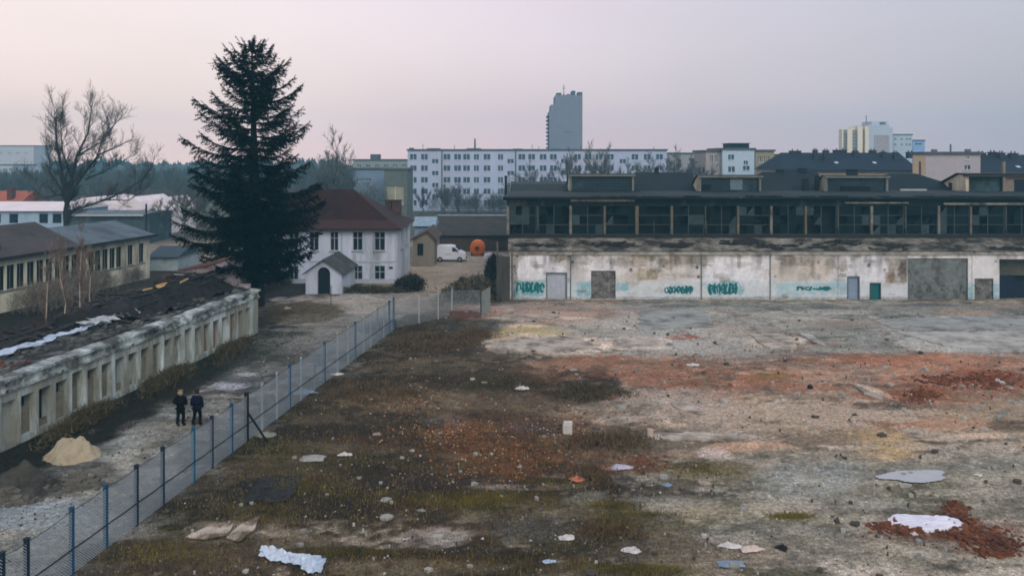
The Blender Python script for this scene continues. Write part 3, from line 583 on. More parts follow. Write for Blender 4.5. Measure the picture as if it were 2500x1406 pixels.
for (u, v, w, h_) in ((1603, 421, .35, .45), (1958, 424, .8, .5), (1904, 421, .7, .25), (2080, 422, 1.0, .3), (1235, 470, .25, 1.6), (1966, 450, .5, .5), (1995, 447, .3, .7)):
    Y = YR if v < 430 else 79; x = Xat(u, Y); z = ry(v, Y); mb = MB(); mb.box(x - w / 2, x + w / 2, Y - .3, Y + .3, z - .7, z + h_); mb.box(x - w / 2 - .05, x + w / 2 + .05, Y - .36, Y + .36, z + h_, z + h_ + .07); mb.build('roof_vent', M_roofdark, hall)
mb = MB(); x0_, x1_ = Xat(2194, 79.6), Xat(2258, 79.6); mb.box(x0_, x1_, 79.2, 79.4, ry(468, 79), ry(462, 79)); mb.build('roof_flashing', mat('pale flashing', (150, 160, 160), var=.2), hall)
# cream rooflight hut at the right end
x0_, x1_ = Xat(2358, YL), Xat(2520, YL); hz0, hz1 = ry(486, YL), ry(424, YL)
mb = MB(); mb.prism([(YL, hz0 - .3), (YL, hz1 - .3), (YL + 1.2, hz1 - .1), (YL + 8.5, hz0 - .1), (YL + 8.5, hz0 - .5)], x0_, x0_ + .3, 'x'); mb.build('lantern_side', M_cream, hall)
mb = MB(); mb.box(x0_ - .02, x0_ + .05, YL + 2.4, YL + 3.1, hz0 + .3, hz1 - 1.0); mb.build('slit_window', mat('rusty slit', (48, 36, 28)), hall)
mb = MB(); mb.box(x0_ - .1, XE, YL - .3, YL + .3, hz1 - .3, hz1 - .05); mb.face([(x0_ - .3, YL - .5, hz1), (XE, YL - .5, hz1), (XE, YL + 1.2, hz1 + .03), (x0_ - .3, YL + 1.2, hz1 + .03)]); mb.face([(x0_ - .3, YL + 1.2, hz1 + .03), (XE, YL + 1.2, hz1 + .03), (XE, YL + 9, hz0), (x0_ - .3, YL + 9, hz0)]); mb.build('lantern_roof', mat('brown felt', (66, 60, 56), var=.3), hall)
mb = MB(); mb.wall(x0_ + .3, Xat(2445, YL), hz0 - .2, hz1 - .3, [], 0, YL + .2); mb.build('lantern_glazing', mat('streaked glazing', (52, 78, 84), var=.6, scale=1.2, rgb2=(26, 34, 36), mix2=.6), hall)
mb = MB(); mb.wall(Xat(2450, YL), XE, hz0 - .2, hz1 - .3, [], 0, YL + .1); mb.box(Xat(2446, YL), Xat(2452, YL), YL - .2, YL, hz0 - .2, hz1 + 1.2); mb.build('lantern_wall', mat('greige render', (118, 112, 102), var=.2), hall)
mb = MB(); mb.box(Xat(2478, YL), Xat(2530, YL), YL + .05, YL + .14, hz0 + .4, hz1 - .6); mb.build('broken_pane', M_navy, hall)
# painted scrawls on the dado (illegible in the photograph)
M_graf = mat('teal spray paint', (14, 98, 104), var=.4, scale=6)
def strokes(u0, u1, v0, v1, n, seed):
    r = random.Random(seed); mb = MB(); y = YH - .012; n = max(4, n // 2); cw = (u1 - u0) / n; hh = (v1 - v0) / 2
    for k in range(n):
        cu, cv = u0 + cw * (k + .5) + r.uniform(-.1, .1) * cw, (v0 + v1) / 2 + r.uniform(-.12, .12) * hh
        lines = []
        a0 = r.uniform(0, 6.28); sw = r.uniform(2.5, 5.6); lines.append([(cu + cw * .42 * math.cos(a0 + sw * j / 9), cv + hh * .8 * math.sin(a0 + sw * j / 9)) for j in range(10)])
        if r.random() < .7: x = cu + r.uniform(-.35, .35) * cw; lines.append([(x, cv - hh), (x + r.uniform(-.2, .2) * cw, cv + hh)])
        if r.random() < .5: lines.append([(cu - cw * .5, cv + r.uniform(-.3, .3) * hh), (cu + cw * .5, cv + r.uniform(-.5, .5) * hh)])
        for pts in lines:
            w = r.uniform(.05, .10); y -= .0004; L_ = []
            for (ua, va), (ub, vb) in zip(pts, pts[1:]):
                A, Bv = Vector((hx(ua), y, max(.08, hz(va)))), Vector((hx(ub), y, max(.08, hz(vb)))); d = Bv - A
                if d.length < 1e-4: continue
                nr = Vector((-d.z, 0, d.x)).normalized() * w; e_ = d.normalized() * w * .5; y -= .0002; mb.face([A - nr - e_, Bv - nr + e_, Bv + nr + e_, A + nr - e_])
    mb.build('graffiti', M_graf, hall)
strokes(1262, 1328, 690, 714, 13, 3); strokes(1622, 1690, 699, 716, 15, 5); strokes(1730, 1800, 692, 718, 15, 8); strokes(1940, 2030, 700, 708, 9, 12)
mb = MB()
for u in (1393, 1712, 1880): mb.tube([(hx(u), YH - .05, hz(612)), (hx(u), YH - .05, .05)], .035, 5)
mb.build('downpipe', M_slate, hall)
# dark timber lean-to at the hall's corner
bo = thing('timber_screen', 'dark weathered timber screen standing at the hall corner beside the track', 'screen', (Xat(1228, 67.5), 67.5, 0))
mb = MB()
for k in range(9):
    x = Xat(1214 + k * 3.4, 67.5); mb.box(x, x + .14, 67.4 + rnd(-.05, .05), 67.5, 0, rnd(3.9, 4.15))
mb.build('boards', mat('black timber', (62, 62, 56), var=.5, streak=True, scale=3), bo)
mb = MB(); 
for u in (1214, 1250): mb.box(Xat(u, 67.5) - .07, Xat(u, 67.5) + .07, 67.52, 67.66, 0, 5.2)
mb.build('post', mat('grey timber', (84, 82, 74), var=.4), bo)

# ------------------------------------------------------------------ house with porch
M_hw = mat('pale blue grey plaster', (178, 190, 208), var=.2, scale=.8, rgb2=(118, 124, 128), mix2=.42, bump=.15, streak=True)
M_tile = mat('brown red tiles', (54, 33, 30), var=.35, scale=1.6, rgb2=(36, 27, 27), mix2=.5, bump=.5, bscale=12)
M_dglass = mat('dark window glass', (26, 38, 48), rough=.12, var=.3, spec=.6)
M_wframe = mat('grey window frame', (150, 158, 164), var=.1)
YF = 77.4; hx0, hx1 = -24.6, Xat(970, YF); hy1 = 87.0; zE = Zat(558, YF)
house = thing('brick_house', 'two storey pale plastered villa with hipped brown tile roof behind the fir', 'house', ((hx0 + hx1) / 2, YF, 0))
wz = [(Zat(612, YF), Zat(566, YF)), (Zat(693, YF), Zat(649, YF))]
wus = [(861, 885), (914, 940), (806, 826), (755, 778), (706, 728), (660, 682)]
hl = [(Xat(a, YF), Xat(b, YF), z0, z1) for a, b in wus for z0, z1 in wz]
hl = [h for h in hl if not (h[0] < Xat(850, YF) and h[1] > Xat(745, YF) and h[2] < 2)]
mb = MB(); mb.wall(hx0, hx1, 0, zE, hl, .14, YF)
mb.face([(hx1, YF, 0), (hx1, hy1, 0), (hx1, hy1, zE), (hx1, YF, zE)]); mb.face([(hx0, YF, 0), (hx0, hy1, 0), (hx0, hy1, zE), (hx0, YF, zE)]); mb.face([(hx0, hy1, 0), (hx1, hy1, 0), (hx1, hy1, zE), (hx0, hy1, zE)])
mb.build('wall', M_hw, house)
mb = MB(); mb.box(hx0 - .03, hx1 + .03, YF - .06, YF - .003, Zat(640, YF), Zat(637, YF)); mb.box(hx0 - .05, hx1 + .05, YF - .08, YF - .003, zE - .32, zE - .05); mb.box(hx0 - .02, hx1 + .02, YF - .04, YF - .003, 0, .45)
for u in (835, 968): mb.box(Xat(u, YF) - .12, Xat(u, YF) + .05, YF - .05, YF - .003, .46, zE - .33)
mb.build('moulding', mat('grey moulding', (158, 166, 178), var=.15), house)
def sash(parent, a, b, c, d, y, F=None):
    fr = MB(F); w = .06; fr.box(a, a + w, y, y + .05, c, d); fr.box(b - w, b, y, y + .05, c, d); fr.box(a + w, b - w, y, y + .05, c, c + w); fr.box(a + w, b - w, y, y + .05, d - w, d)
    mx_ = (a + b) / 2; fr.box(mx_ - .035, mx_ + .035, y - .01, y + .04, c + w, d - w); zt = c + (d - c) * .66; fr.box(a + w, mx_ - .035, y, y + .04, zt - .03, zt + .03); fr.box(mx_ + .035, b - w, y, y + .04, zt - .03, zt + .03)
    fr.box(a - .08, b + .08, y - .22, y - .02, c - .09, c - .003)
    f = fr.build('window', M_wframe, parent)
    g = MB(F); g.face([(a, y + .045, c), (b, y + .045, c), (b, y + .045, d), (a, y + .045, d)]); g.build('pane', M_dglass, f)
for h in hl: sash(house, *h, YF + .09)
for y in (80.0, 83.5):
    for z0, z1 in wz:
        F = lambda a: Vector((hx1 - a.y, a.x, a.z))
        sash(house, y, y + 1.0, z0, z1, -.05, F)
ov = .55; yr = (YF + hy1) / 2; zR = Zat(462, yr); rx0, rx1 = Xat(735, yr), Xat(862, yr)
e0, e1, f0, f1 = hx0 - ov, hx1 + ov, YF - ov, hy1 + ov
mid = lambda p, q, t, dz: (p[0] + (q[0] - p[0]) * t, p[1] + (q[1] - p[1]) * t, p[2] + (q[2] - p[2]) * t + dz)
E = [(e0, f0, zE), (e1, f0, zE), (e1, f1, zE), (e0, f1, zE)]; RA, RB = (rx0, yr, zR), (rx1, yr, zR)
K = [mid(E[0], RA, .25, -.22), mid(E[1], RB, .25, -.22), mid(E[2], RB, .25, -.22), mid(E[3], RA, .25, -.22)]
mb = MB()
for k in range(4): mb.face([E[k], E[(k + 1) % 4], K[(k + 1) % 4], K[k]])
mb.face([K[0], K[1], RB, RA]); mb.face([K[1], K[2], RB]); mb.face([K[2], K[3], RA, RB]); mb.face([K[3], K[0], RA]); mb.face(E[::-1])
mb.box(e0, e1, f0 - .1, f0, zE - .12, zE + .04)
for k in range(1, 24):      # courses of tiles on the front slope
    t = k / 24; A = mid(K[0], RA, t, .02); Bv = mid(K[1], RB, t, .02); mb.face([A, Bv, (Bv[0], Bv[1] - .04, Bv[2] + .035), (A[0], A[1] - .04, A[2] + .035)])
roof = mb.build('roof', M_tile, house)
mb = MB()
for (x, y, w) in ((Xat(975, 88), 86.0, .5), (Xat(955, 88), 86.2, .35)): mb.box(x - w, x + w, y - .3, y + .3, 5.6, 7.7); mb.box(x - w - .08, x + w + .08, y - .38, y + .38, 7.7, 7.85)
mb.build('chimney', mat('sooty brick', (70, 54, 48), var=.4), roof)
MB().box(Xat(950, YF), Xat(959, YF), YF - .04, YF - .01, Zat(656, YF), Zat(651, YF)).build('house_plate', M_navy, house)
# porch
YP = 71.3; px0, px1, pc = Xat(747, YP), Xat(820, YP), Xat(797, YP); pze, pzp = Zat(666, YP), Zat(635, YP)
dx0, dx1 = Xat(775, YP), Xat(806, YP); dzs, dr = Zat(668, YP), (Xat(806, YP) - Xat(775, YP)) / 2; pc = (dx0 + dx1) / 2
px0, px1 = pc - 1.65, pc + 1.65
arch = [(pc + dr * math.cos(a), dzs + dr * math.sin(a)) for a in np.linspace(math.pi, 0, 13)]
mb = MB(); outer_l = [(px0, YP, 0), (px0, YP, pze)]
mb.face([(px0, YP, 0), (dx0, YP, 0), (dx0, YP, dzs), (px0, YP, pze)]); mb.face([(dx1, YP, 0), (px1, YP, 0), (px1, YP, pze), (dx1, YP, dzs)])
top = lambda x: pze + (pzp - pze) * (1 - abs(x - pc) / (px1 - pc))
for (xa, za), (xb, zb) in zip(arch, arch[1:]):
    mb.face([(xa, YP, za), (xb, YP, zb), (xb, YP, top(xb)), (xa, YP, top(xa))]); mb.face([(xa, YP, za), (xa, YP + .3, za), (xb, YP + .3, zb), (xb, YP, zb)])
mb.face([(px0, YP, pze), (dx0, YP, dzs), (dx0, YP, top(dx0))]); mb.face([(px1, YP, pze), (dx1, YP, top(dx1)), (dx1, YP, dzs)])
for x in (dx0, dx1): mb.face([(x, YP, 0), (x, YP + .3, 0), (x, YP + .3, dzs), (x, YP, dzs)])
for x in (px0, px1): mb.face([(x, YP, 0), (x, YF, 0), (x, YF, pze), (x, YP, pze)])
mb.box(px0, px0 + .25, YP - .05, YP - .003, 0, .8); mb.box(px1 - .25, px1, YP - .05, YP - .003, 0, .8)
porch = mb.build('porch', M_hw, house)
mb = MB(); mb.face([(dx0, YP + .28, 0), (dx1, YP + .28, 0), *[(a, YP + .28, b) for a, b in arch[::-1]]])
for k in range(1, 4): x = dx0 + (dx1 - dx0) * k / 4; mb.box(x - .02, x + .02, YP + .24, YP + .275, 0, dzs + .3)
mb.build('door', mat('blackened door', (18, 24, 30), var=.3, rough=.5), porch)
mb = MB()
for sx in (-1, 1):
    xa = pc + sx * (px1 - pc + .3); za = pze - .2; mb.face([(pc, YP - .3, pzp + .02), (xa, YP - .3, za), (xa, YF, za), (pc, YF, pzp + .02)]); mb.face([(pc, YP - .3, pzp + .12), (xa, YP - .3, za + .1), (xa, YF, za + .1), (pc, YF, pzp + .12)])
    mb.face([(pc, YP - .3, pzp + .02), (pc, YP - .3, pzp + .12), (xa, YP - .3, za + .1), (xa, YP - .3, za)])
mb.build('porch_roof', mat('mossy slates', (62, 66, 64), var=.4, scale=1.5, rgb2=(96, 98, 96), mix2=.35), house)

# garage behind the house, sheds, van, tank
M_ygar = mat('yellowed render', (122, 117, 104), var=.3, scale=.9, rgb2=(70, 62, 50), mix2=.5, streak=True)
YGa = 89.6; ga0, ga1 = Xat(1008, YGa), Xat(1060, YGa); gar = thing('garage', 'small yellowed gabled garage between the villa and the white van', 'garage', ((ga0 + ga1) / 2, YGa, 0))
gzE, gzP = Zat(583, YGa), Zat(562, YGa); gm_ = (ga0 + ga1) / 2 + .5
mb = MB(); mb.wall(ga0, ga1, 0, gzE, [(ga0 + .5, ga0 + 1.2, 1.2, 2.6)], .15, YGa); mb.face([(ga0, YGa, gzE), (ga1, YGa, gzE), (gm_, YGa, gzP)])
for x in (ga0, ga1): mb.face([(x, YGa, 0), (x, YGa + 7, 0), (x, YGa + 7, gzE), (x, YGa, gzE)])
mb.face([(ga0, YGa + 7, 0), (ga1, YGa + 7, 0), (ga1, YGa + 7, gzE), (gm_, YGa + 7, gzP), (ga0, YGa + 7, gzE)]); mb.build('wall', M_ygar, gar)
mb = MB(); mb.wall(ga0 + .5, ga0 + 1.2, 1.2, 2.6, [], 0, YGa + .15); mb.build('window', M_black, gar)
mb = MB()
for xa, sx in ((ga0 - .35, -1), (ga1 + .35, 1)): mb.face([(gm_, YGa - .4, gzP + .1), (xa, YGa - .4, gzE - .1), (xa, YGa + 7, gzE - .1), (gm_, YGa + 7, gzP + .1)]); mb.face([(gm_, YGa - .4, gzP - .1), (xa, YGa - .4, gzE - .25), (xa, YGa - .4, gzE - .1), (gm_, YGa - .4, gzP + .1)])
mb.build('roof', mat('brown roof', (78, 66, 60), var=.3), gar)
sh = thing('long_shed', 'long low dark brown barn with sagging roof behind the van', 'shed', (Xat(1150, 104), 104, 0))
s0, s1 = Xat(1058, 104), Xat(1262, 104)
mb = MB(); mb.box(s0, s1, 104, 116, 0, Zat(575, 104)); mb.build('wall', mat('dark brown boards', (72, 58, 46), var=.4, scale=.8, rgb2=(48, 44, 38), mix2=.5, streak=True), sh)
mb = MB(); zb, zt = Zat(574, 104), Zat(527, 110)
mb.face([(s0 - .3, 103.4, zb), (s1, 103.4, zb), (s1, 110, zt), (s0 - .3, 110, zt)]); mb.face([(s0 - .3, 110, zt), (s1, 110, zt), (s1, 116.6, zb), (s0 - .3, 116.6, zb)]); mb.face([(s0, 104, zb), (s0, 110, zt), (s0, 116, zb)]); mb.build('roof', mat('dark barn roof', (50, 48, 46), var=.4, scale=.6, rgb2=(64, 54, 44), mix2=.4), sh)
MB().box(s0, s1, 109.8, 110.2, zt, zt + .16).build('ridge', mat('pale ridge', (136, 146, 152), var=.3), sh)
bs = thing('tin_shed', 'small pale blue tin shed behind the garage, beside the dark barn', 'shed', (Xat(1035, 98), 98, 0))
b0, b1 = Xat(1012, 98), Xat(1060, 98)
mb = MB(); mb.box(b0, b1, 98, 102, 0, Zat(552, 98)); mb.build('wall', mat('pale blue tin', (110, 136, 156), var=.25), bs)
mb = MB(); mb.prism([(97.6, Zat(552, 98)), (100, Zat(532, 98)), (102.4, Zat(552, 98))], b0 - .2, b1 + .2, 'x'); mb.build('roof', mat('tin roof', (124, 146, 162), var=.3, scale=2), bs)
MB().box(b0 + .6, b0 + 1.5, 97.95, 97.99, 2.0, 3.2).build('window', M_dglass, bs)

YV = 93.2; vx = Xat(1059, YV)
van = thing('parked_van', 'small white panel van parked with its nose to the right beside the garage', 'van', (vx + 1.9, YV, 0))
M_van = mat('white van paint', (205, 212, 224), rough=.35, var=.05, spec=.5); M_tyre = mat('tyre rubber', (18, 19, 20)); M_van2 = mat('van glass', (30, 56, 76), rough=.1, spec=.6)
Fv = lambda a: Vector((vx + a.x, YV + a.y, a.z))
prof = [(0, .38), (0, 1.0), (.05, 1.7), (.18, 1.88), (.5, 1.95), (2.1, 1.95), (2.5, 1.86), (3.05, 1.32), (3.5, 1.16), (3.78, .98), (3.86, .7), (3.84, .36), (3.5, .32), (.3, .32)]
mb = MB(Fv)
ins = [(p[0] * .985 + .03, p[1] - (.05 if p[1] > 1 else 0)) for p in prof]
A = [mb.p((p[0], .10, p[1])) for p in prof]; B2 = [mb.p((p[0], 1.6, p[1])) for p in prof]; A2 = [mb.p((p[0], 0, p[1])) for p in ins]; B3 = [mb.p((p[0], 1.7, p[1])) for p in ins]
n = len(prof)
for r0, r1 in ((A2, A), (A, B2), (B2, B3)):
    for k in range(n): mb.f.append([r0[k], r1[k], r1[(k + 1) % n], r0[(k + 1) % n]]); mb.mi.append(0)
mb.f.append(A2[:]); mb.f.append(B3[::-1]); mb.mi += [0, 0]
mb.build('body', M_van, van)
mb = MB(Fv); mb.face([(2.2, -.012, 1.25), (2.95, -.012, 1.25), (2.5, -.012, 1.74), (2.2, -.012, 1.76)]); mb.build('side_window', M_van2, van)
mb = MB(Fv); mb.face([(2.56, .2, 1.83), (3.06, .2, 1.335), (3.06, 1.5, 1.335), (2.56, 1.5, 1.83)]); mb.build('windscreen', M_van2, van)
for wx_ in (.75, 3.1):
    for wy_ in (.02, 1.5):
        mb = MB(Fv); mb.tube([(wx_, wy_ - .05, .31), (wx_, wy_ + .16, .31)], .31, 16); w_ = mb.build('wheel', M_tyre, van)
        mb = MB(Fv); mb.tube([(wx_, wy_ - .07, .31), (wx_, wy_ + .0, .31)], .17, 10); mb.build('rim', mat('wheel rim', (130, 134, 138)), w_)
mb = MB(Fv); mb.box(3.80, 3.90, .1, 1.6, .32, .55); mb.box(-.06, .02, .1, 1.6, .32, .5); mb.build('bumper', mat('grey bumper', (58, 62, 66)), van)
for y in (.12, 1.3): MB(Fv).box(3.72, 3.83, y, y + .28, .78, .98).build('headlight', M_glass2, van)
MB(Fv).box(2.75, 2.9, -.16, -.02, 1.22, 1.4).build('mirror', M_tyre, van)
MB(Fv).box(1.3, 2.1, -.015, -.001, .9, .94).build('door_trim', mat('grey bumper', (58, 62, 66)), van)

YT = 98.9; tx = Xat(1165, YT)
tank = thing('orange_tank', 'round orange steel tank drum lying end on at the far side of the yard', 'tank', (tx, YT, 0))
M_or = mat('faded orange paint', (196, 104, 26), var=.25, scale=1.5, rgb2=(140, 70, 24), mix2=.4, rough=.6)
mb = MB(); ring = lambda y, r: ((tx, y, .98), r)
prof_ = [(-.16, .35), (-.12, .6), (0, .86), (.1, .95), (1.9, .95), (2.0, .86), (2.12, .5)]
rings = [[mb.p((tx + r * math.cos(6.2832 * j / 28), YT + y, .98 + r * math.sin(6.2832 * j / 28))) for j in range(28)] for y, r in prof_]
for A, Bq in zip(rings, rings[1:]):
    for j in range(28): mb.f.append([A[j], A[(j + 1) % 28], Bq[(j + 1) % 28], Bq[j]]); mb.mi.append(0)
mb.f.append(rings[0][::-1]); mb.f.append(rings[-1]); mb.mi += [0, 0]
mb.build('shell', M_or, tank)
mb = MB()
for k in range(12): a = 6.2832 * k / 12; mb.tube([(tx + .34 * math.cos(a), YT - .18, .98 + .34 * math.sin(a)), (tx + .9 * math.cos(a), YT - .02, .98 + .9 * math.sin(a))], .035, 4)
mb.build('rib', mat('dark orange', (150, 74, 20)), tank)
mb = MB(); mb.tube([(tx, YT - .24, .98), (tx, YT - .1, .98)], .3, 16); mb.build('hatch', mat('rust hatch', (88, 50, 22)), tank)
mb = MB(); mb.box(tx - .8, tx - .55, YT + .1, YT + 1.8, 0, .5); mb.box(tx + .55, tx + .8, YT + .1, YT + 1.8, 0, .5); mb.build('cradle', mat('brown cradle', (90, 56, 28)), tank)
def blob(name, label, cat, c, rx, ry_, rz, m, seed=0, n=2, group=None, rough=.35, flat=0.0):
    import bmesh
    bm = bmesh.new(); bmesh.ops.create_icosphere(bm, subdivisions=n, radius=1); r = random.Random(seed)
    sd_ = r.uniform(0, 90)
    for v in bm.verts:
        k = 1 + rough * (2 * float(fbm(v.co.x * 1.6 + sd_, v.co.y * 1.6 + v.co.z * 1.3, seed)) - 1) + r.uniform(-.06, .06)
        v.co = Vector((v.co.x * rx * k, v.co.y * ry_ * k, max(v.co.z, -.25) * rz * k))
    me = bpy.data.meshes.new(name); bm.to_mesh(me); bm.free(); me.materials.append(m); o = bpy.data.objects.new(name, me); C.objects.link(o); o.location = c; ORG[o.name] = Vector(c)
    return tag(o, label, cat, group)
M_white = mat('crumpled white sheeting', (196, 200, 204), var=.2, scale=2, rough=.5, bump=.4)
blob('cement_sack', 'pale slumped sack lying to the right of the round orange tank', 'sack', (Xat(1192, 95), 95, .2), .7, .5, .75, M_white, 5)

# gate, low brick wall, thin posts
M_gal = mat('galvanised steel', (120, 130, 136), var=.2, rough=.5)
yg = 61.5; g0, g1 = Xat(1175, yg), Xat(1196, yg)
gt = thing('sheet_gate', 'narrow grey sheet metal gate leaf standing open near the hall corner', 'gate', (g0, yg, 0))
mb = MB(); mb.face([(g0, yg, .1), (g1, yg + 1.4, .1), (g1, yg + 1.4, 2.1), (g0, yg, 1.9)]); mb.face([(g0, yg + .04, .1), (g0, yg + .04, 1.9), (g1, yg + 1.44, 2.1), (g1, yg + 1.44, .1)]); mb.build('panel', mat('dull sheet steel', (116, 122, 120), var=.25, scale=1.5), gt)
MB().box(g0 - .08, g0 + .02, yg - .05, yg + .07, 0, 2.1).build('post', mat('dark gate post', (50, 52, 52)), gt)
bw = thing('brick_wall', 'low broken red brick wall stub beside the sheet metal gate', 'wall', (Xat(1135, 61), 61, 0))
mb = MB(); xa, xb = Xat(1098, 61), Xat(1174, 61); k = xa
while k < xb:
    w = rnd(.3, .5); mb.box(k, min(k + w, xb), 61, 61.25, 0, rnd(.2, .5)); k += w
mb.build('masonry', mat('old red brick', (92, 68, 60), var=.4, scale=3, rgb2=(80, 72, 66), mix2=.5), bw)
for i, (u, v, h_, lb) in enumerate(((1105, 771, 2.3, 'thin pale steel post standing before the low brick wall'), (808, 746, 1.6, 'thin dark steel post standing on the round lawn edge before the porch'), (1216, 705, 2.6, 'slim grey steel post beside the dark timber screen'))):
    g = G(u, v); o = MB().tube([(g.x, g.y, 0), (g.x, g.y, h_)], .035, 6); o.box(g.x - .06, g.x + .06, g.y - .06, g.y + .06, h_, h_ + .04)
    o = o.build('steel_post', M_gal if i != 1 else M_steel, org=(g.x, g.y, 0)); tag(o, lb, 'post')

# ------------------------------------------------------------------ ruined pilaster building on the left
ND = math.hypot(1, RSL); dX, dY = RSL / ND, 1 / ND
def Fr(a): return Vector((RX0 + dX * a.x - dY * a.y, RY0 + dY * a.x + dX * a.y, a.z))   # s along the wall, t inwards (to the left), z up
def rs_(Y): return (Y - RY0) * ND
ruin = thing('ruined_workshop', 'long roofless pale workshop ruin with a row of bricked up window bays', 'ruin', (RX0, RY0, 0))
M_rp = mat('weathered grey green plaster', (184, 202, 206), var=.4, scale=1.4, rgb2=(124, 127, 118), mix2=.9, bump=.4, streak=True)
M_rc = mat('pale cornice concrete', (172, 186, 186), var=.4, scale=1.6, rgb2=(74, 78, 76), mix2=.8, bump=.3)
M_inf = [mat('infill a', (112, 108, 96), var=.35, scale=2, rgb2=(70, 66, 58), mix2=.4), mat('infill b', (140, 144, 136), var=.25, scale=2, rgb2=(90, 88, 78), mix2=.4), mat('infill c', (120, 84, 72), var=.35, scale=3, rgb2=(96, 84, 74), mix2=.5)]
s0, s1 = rs_(27.5), rs_(55.6); bay = 1.05; nb = int((s1 - s0 - .8) / bay)
rr = random.Random(4)
hl = []
for k in range(nb):
    a = s0 + .35 + k * bay; hl.append((a, a + .74, .28, 2.05 if k % 9 else 2.2))
mb = MB(Fr); mb.wall(s0, s1, 0, 2.45, hl, .5, 0); mb.face([(s1, 0, 0), (s1, 6.3, 0), (s1, 6.3, 2.45), (s1, 0, 2.45)]); mb.face([(s0, 0, 0), (s0, 6.3, 0), (s0, 6.3, 2.4), (s0, 0, 2.45)])
for k in range(nb + 1):
    if rr.random() < .1: continue
    a = s0 + .35 + k * bay - .24; mb.box(a, a + .17, -.075 + rr.uniform(0, .03), -.003, rr.choice((.1, .1, .1, .5)), 2.3)
mb.build('wall', M_rp, ruin)
for k, h in enumerate(hl):
    a, b, c, d = h; mb = MB(Fr); top = d - rr.choice((.02, .3, .45, .5, .55, .6, .7)); t = rr.uniform(.2, .34)
    mb.box(a, b, t, t + .12, c, top); 
    if rr.random() < .12: mb = MB(Fr); top = rr.uniform(.5, 1.1); mb.box(a, b, t, t + .12, c, top)
    if rr.random() < .3: mb.box(a + .1, a + .35, t - .02, t, c + .3, c + .9)
    mb.build('window_infill', M_inf[2] if k in (20, 21, 23) else rr.choice(M_inf[:2]), ruin)
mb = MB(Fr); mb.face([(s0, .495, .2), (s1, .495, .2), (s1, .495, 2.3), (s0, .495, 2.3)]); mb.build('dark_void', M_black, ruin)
mb = MB(Fr); k = s0; full_ = [(-.003, 2.45), (-.14, 2.5), (-.14, 2.62), (-.05, 2.66), (-.05, 2.92), (-.22, 2.98), (-.22, 3.1), (.5, 3.16), (.5, 2.45)]
while k < s1:        # the cornice survives in lengths; some have lost the lip
    w = rr.uniform(.5, 2.6); e2 = min(k + w, s1); z_ = rr.uniform(-.025, .02); x_ = rr.uniform(-.02, .02); q_ = rr.random()
    pr2 = full_ if q_ < .72 else ([(-.003, 2.45), (-.14, 2.5), (-.14, 2.62), (-.05, 2.66), (-.05, 2.9), (.02, 3.0), (.5, 3.12), (.5, 2.45)] if q_ < .9 else [(-.003, 2.45), (-.03, 2.6), (.1, 2.85), (.35, 3.05), (.5, 3.1), (.5, 2.45)])
    mb.prism([(a + x_ * (i not in (0, 7, 8, 6)), b + z_) for i, (a, b) in enumerate(pr2)], k, e2 - .004, 'x'); k = e2
mb.build('cornice', M_rc, ruin)
mb = MB(Fr)
for k in range(34):
    a = s0 + 1 + rr.random() * (s1 - s0 - 2); mb.box(a, a + .1, -.155, -.141, 2.5, 2.6) if k % 2 else mb.box(a, a + .09, -.06, -.051, 2.72, 2.82)
mb.build('beam_socket', M_black, ruin)
# eave strip of roof still in place, then the burnt wreck of the roof
mb = MB(Fr); n = 70; rows = []
for j, (t, z) in enumerate(((.5, 3.17), (1.2, 3.2), (2.0, 3.22), (2.5, 3.2))):
    rows.append([mb.p((s0 + (s1 - s0) * i / n, .5 + (t - .5) * (1 if i < 41 else .3) + (rr.uniform(-.25, .35) if j == 3 else 0), z + rr.uniform(-.03, .03))) for i in range(n + 1)])
for A, Bq in zip(rows, rows[1:]):
    for i in range(n): mb.f.append([A[i], A[i + 1], Bq[i + 1], Bq[i]]); mb.mi.append(0)
mb.build('roof_strip', mat('bitumen roof strip', (96, 102, 98), var=.6, scale=1.8, rgb2=(26, 28, 28), mix2=.85, bump=.4), ruin)
M_burnt = mat('charred timber', (44, 45, 46), var=.5, scale=3)
mb = MB(Fr); rows = []
for j in range(10):
    t = 2.3 + j * .5; rows.append([mb.p((s0 + (s1 - s0) * i / n, t if i < 41 else 6.8 - (6.8 - t) * 1.32, 2.45 + 1.0 * float(fbm(i * .35, j * .6, 8)) - .05 * j + (.35 + .9 * math.sin(min(1, max(0, (j - 1) / 7)) * 3.14) + rr.uniform(-.16, .16) if i > 38 else rr.uniform(-.1, .1) + -.4 * (1 - i / 38)))) for i in range(n + 1)])
for A, Bq in zip(rows, rows[1:]):
    for i in range(n): mb.f.append([A[i], A[i + 1], Bq[i + 1], Bq[i]]); mb.mi.append(0)
mb.build('collapsed_roof', mat('burnt roof wreck', (30, 32, 33), var=.6, scale=1.6, rgb2=(20, 22, 24), mix2=.6, bump=.8), ruin)
mb = MB(Fr)
for k in range(260):
    a = s0 + (s1 - s0) * (rr.random() ** .6); t = rr.uniform(2.2 if a < s1 - 13 else 1.1, 6.2); L_ = rr.uniform(.8, 3.2); an = rr.uniform(-.6, .6) + (0 if rr.random() < .6 else 1.5); z = 3.0 + rr.uniform(0, .6) * (a - s0) / (s1 - s0) + (.75 * math.sin(max(0, min(1, (t - 1.5) / 4.5)) * 3.14) if a > s1 - 13 else 0)
    mb.tube([(a, t, z), (min(a + L_ * math.cos(an), s1 - .3), max(2.3, min(6.2, t + L_ * math.sin(an))), z + rr.uniform(-.15, .3))], rr.uniform(.04, .09), 4)
o = mb.build('burnt_rafters', M_burnt, ruin); o['kind'] = 'stuff'
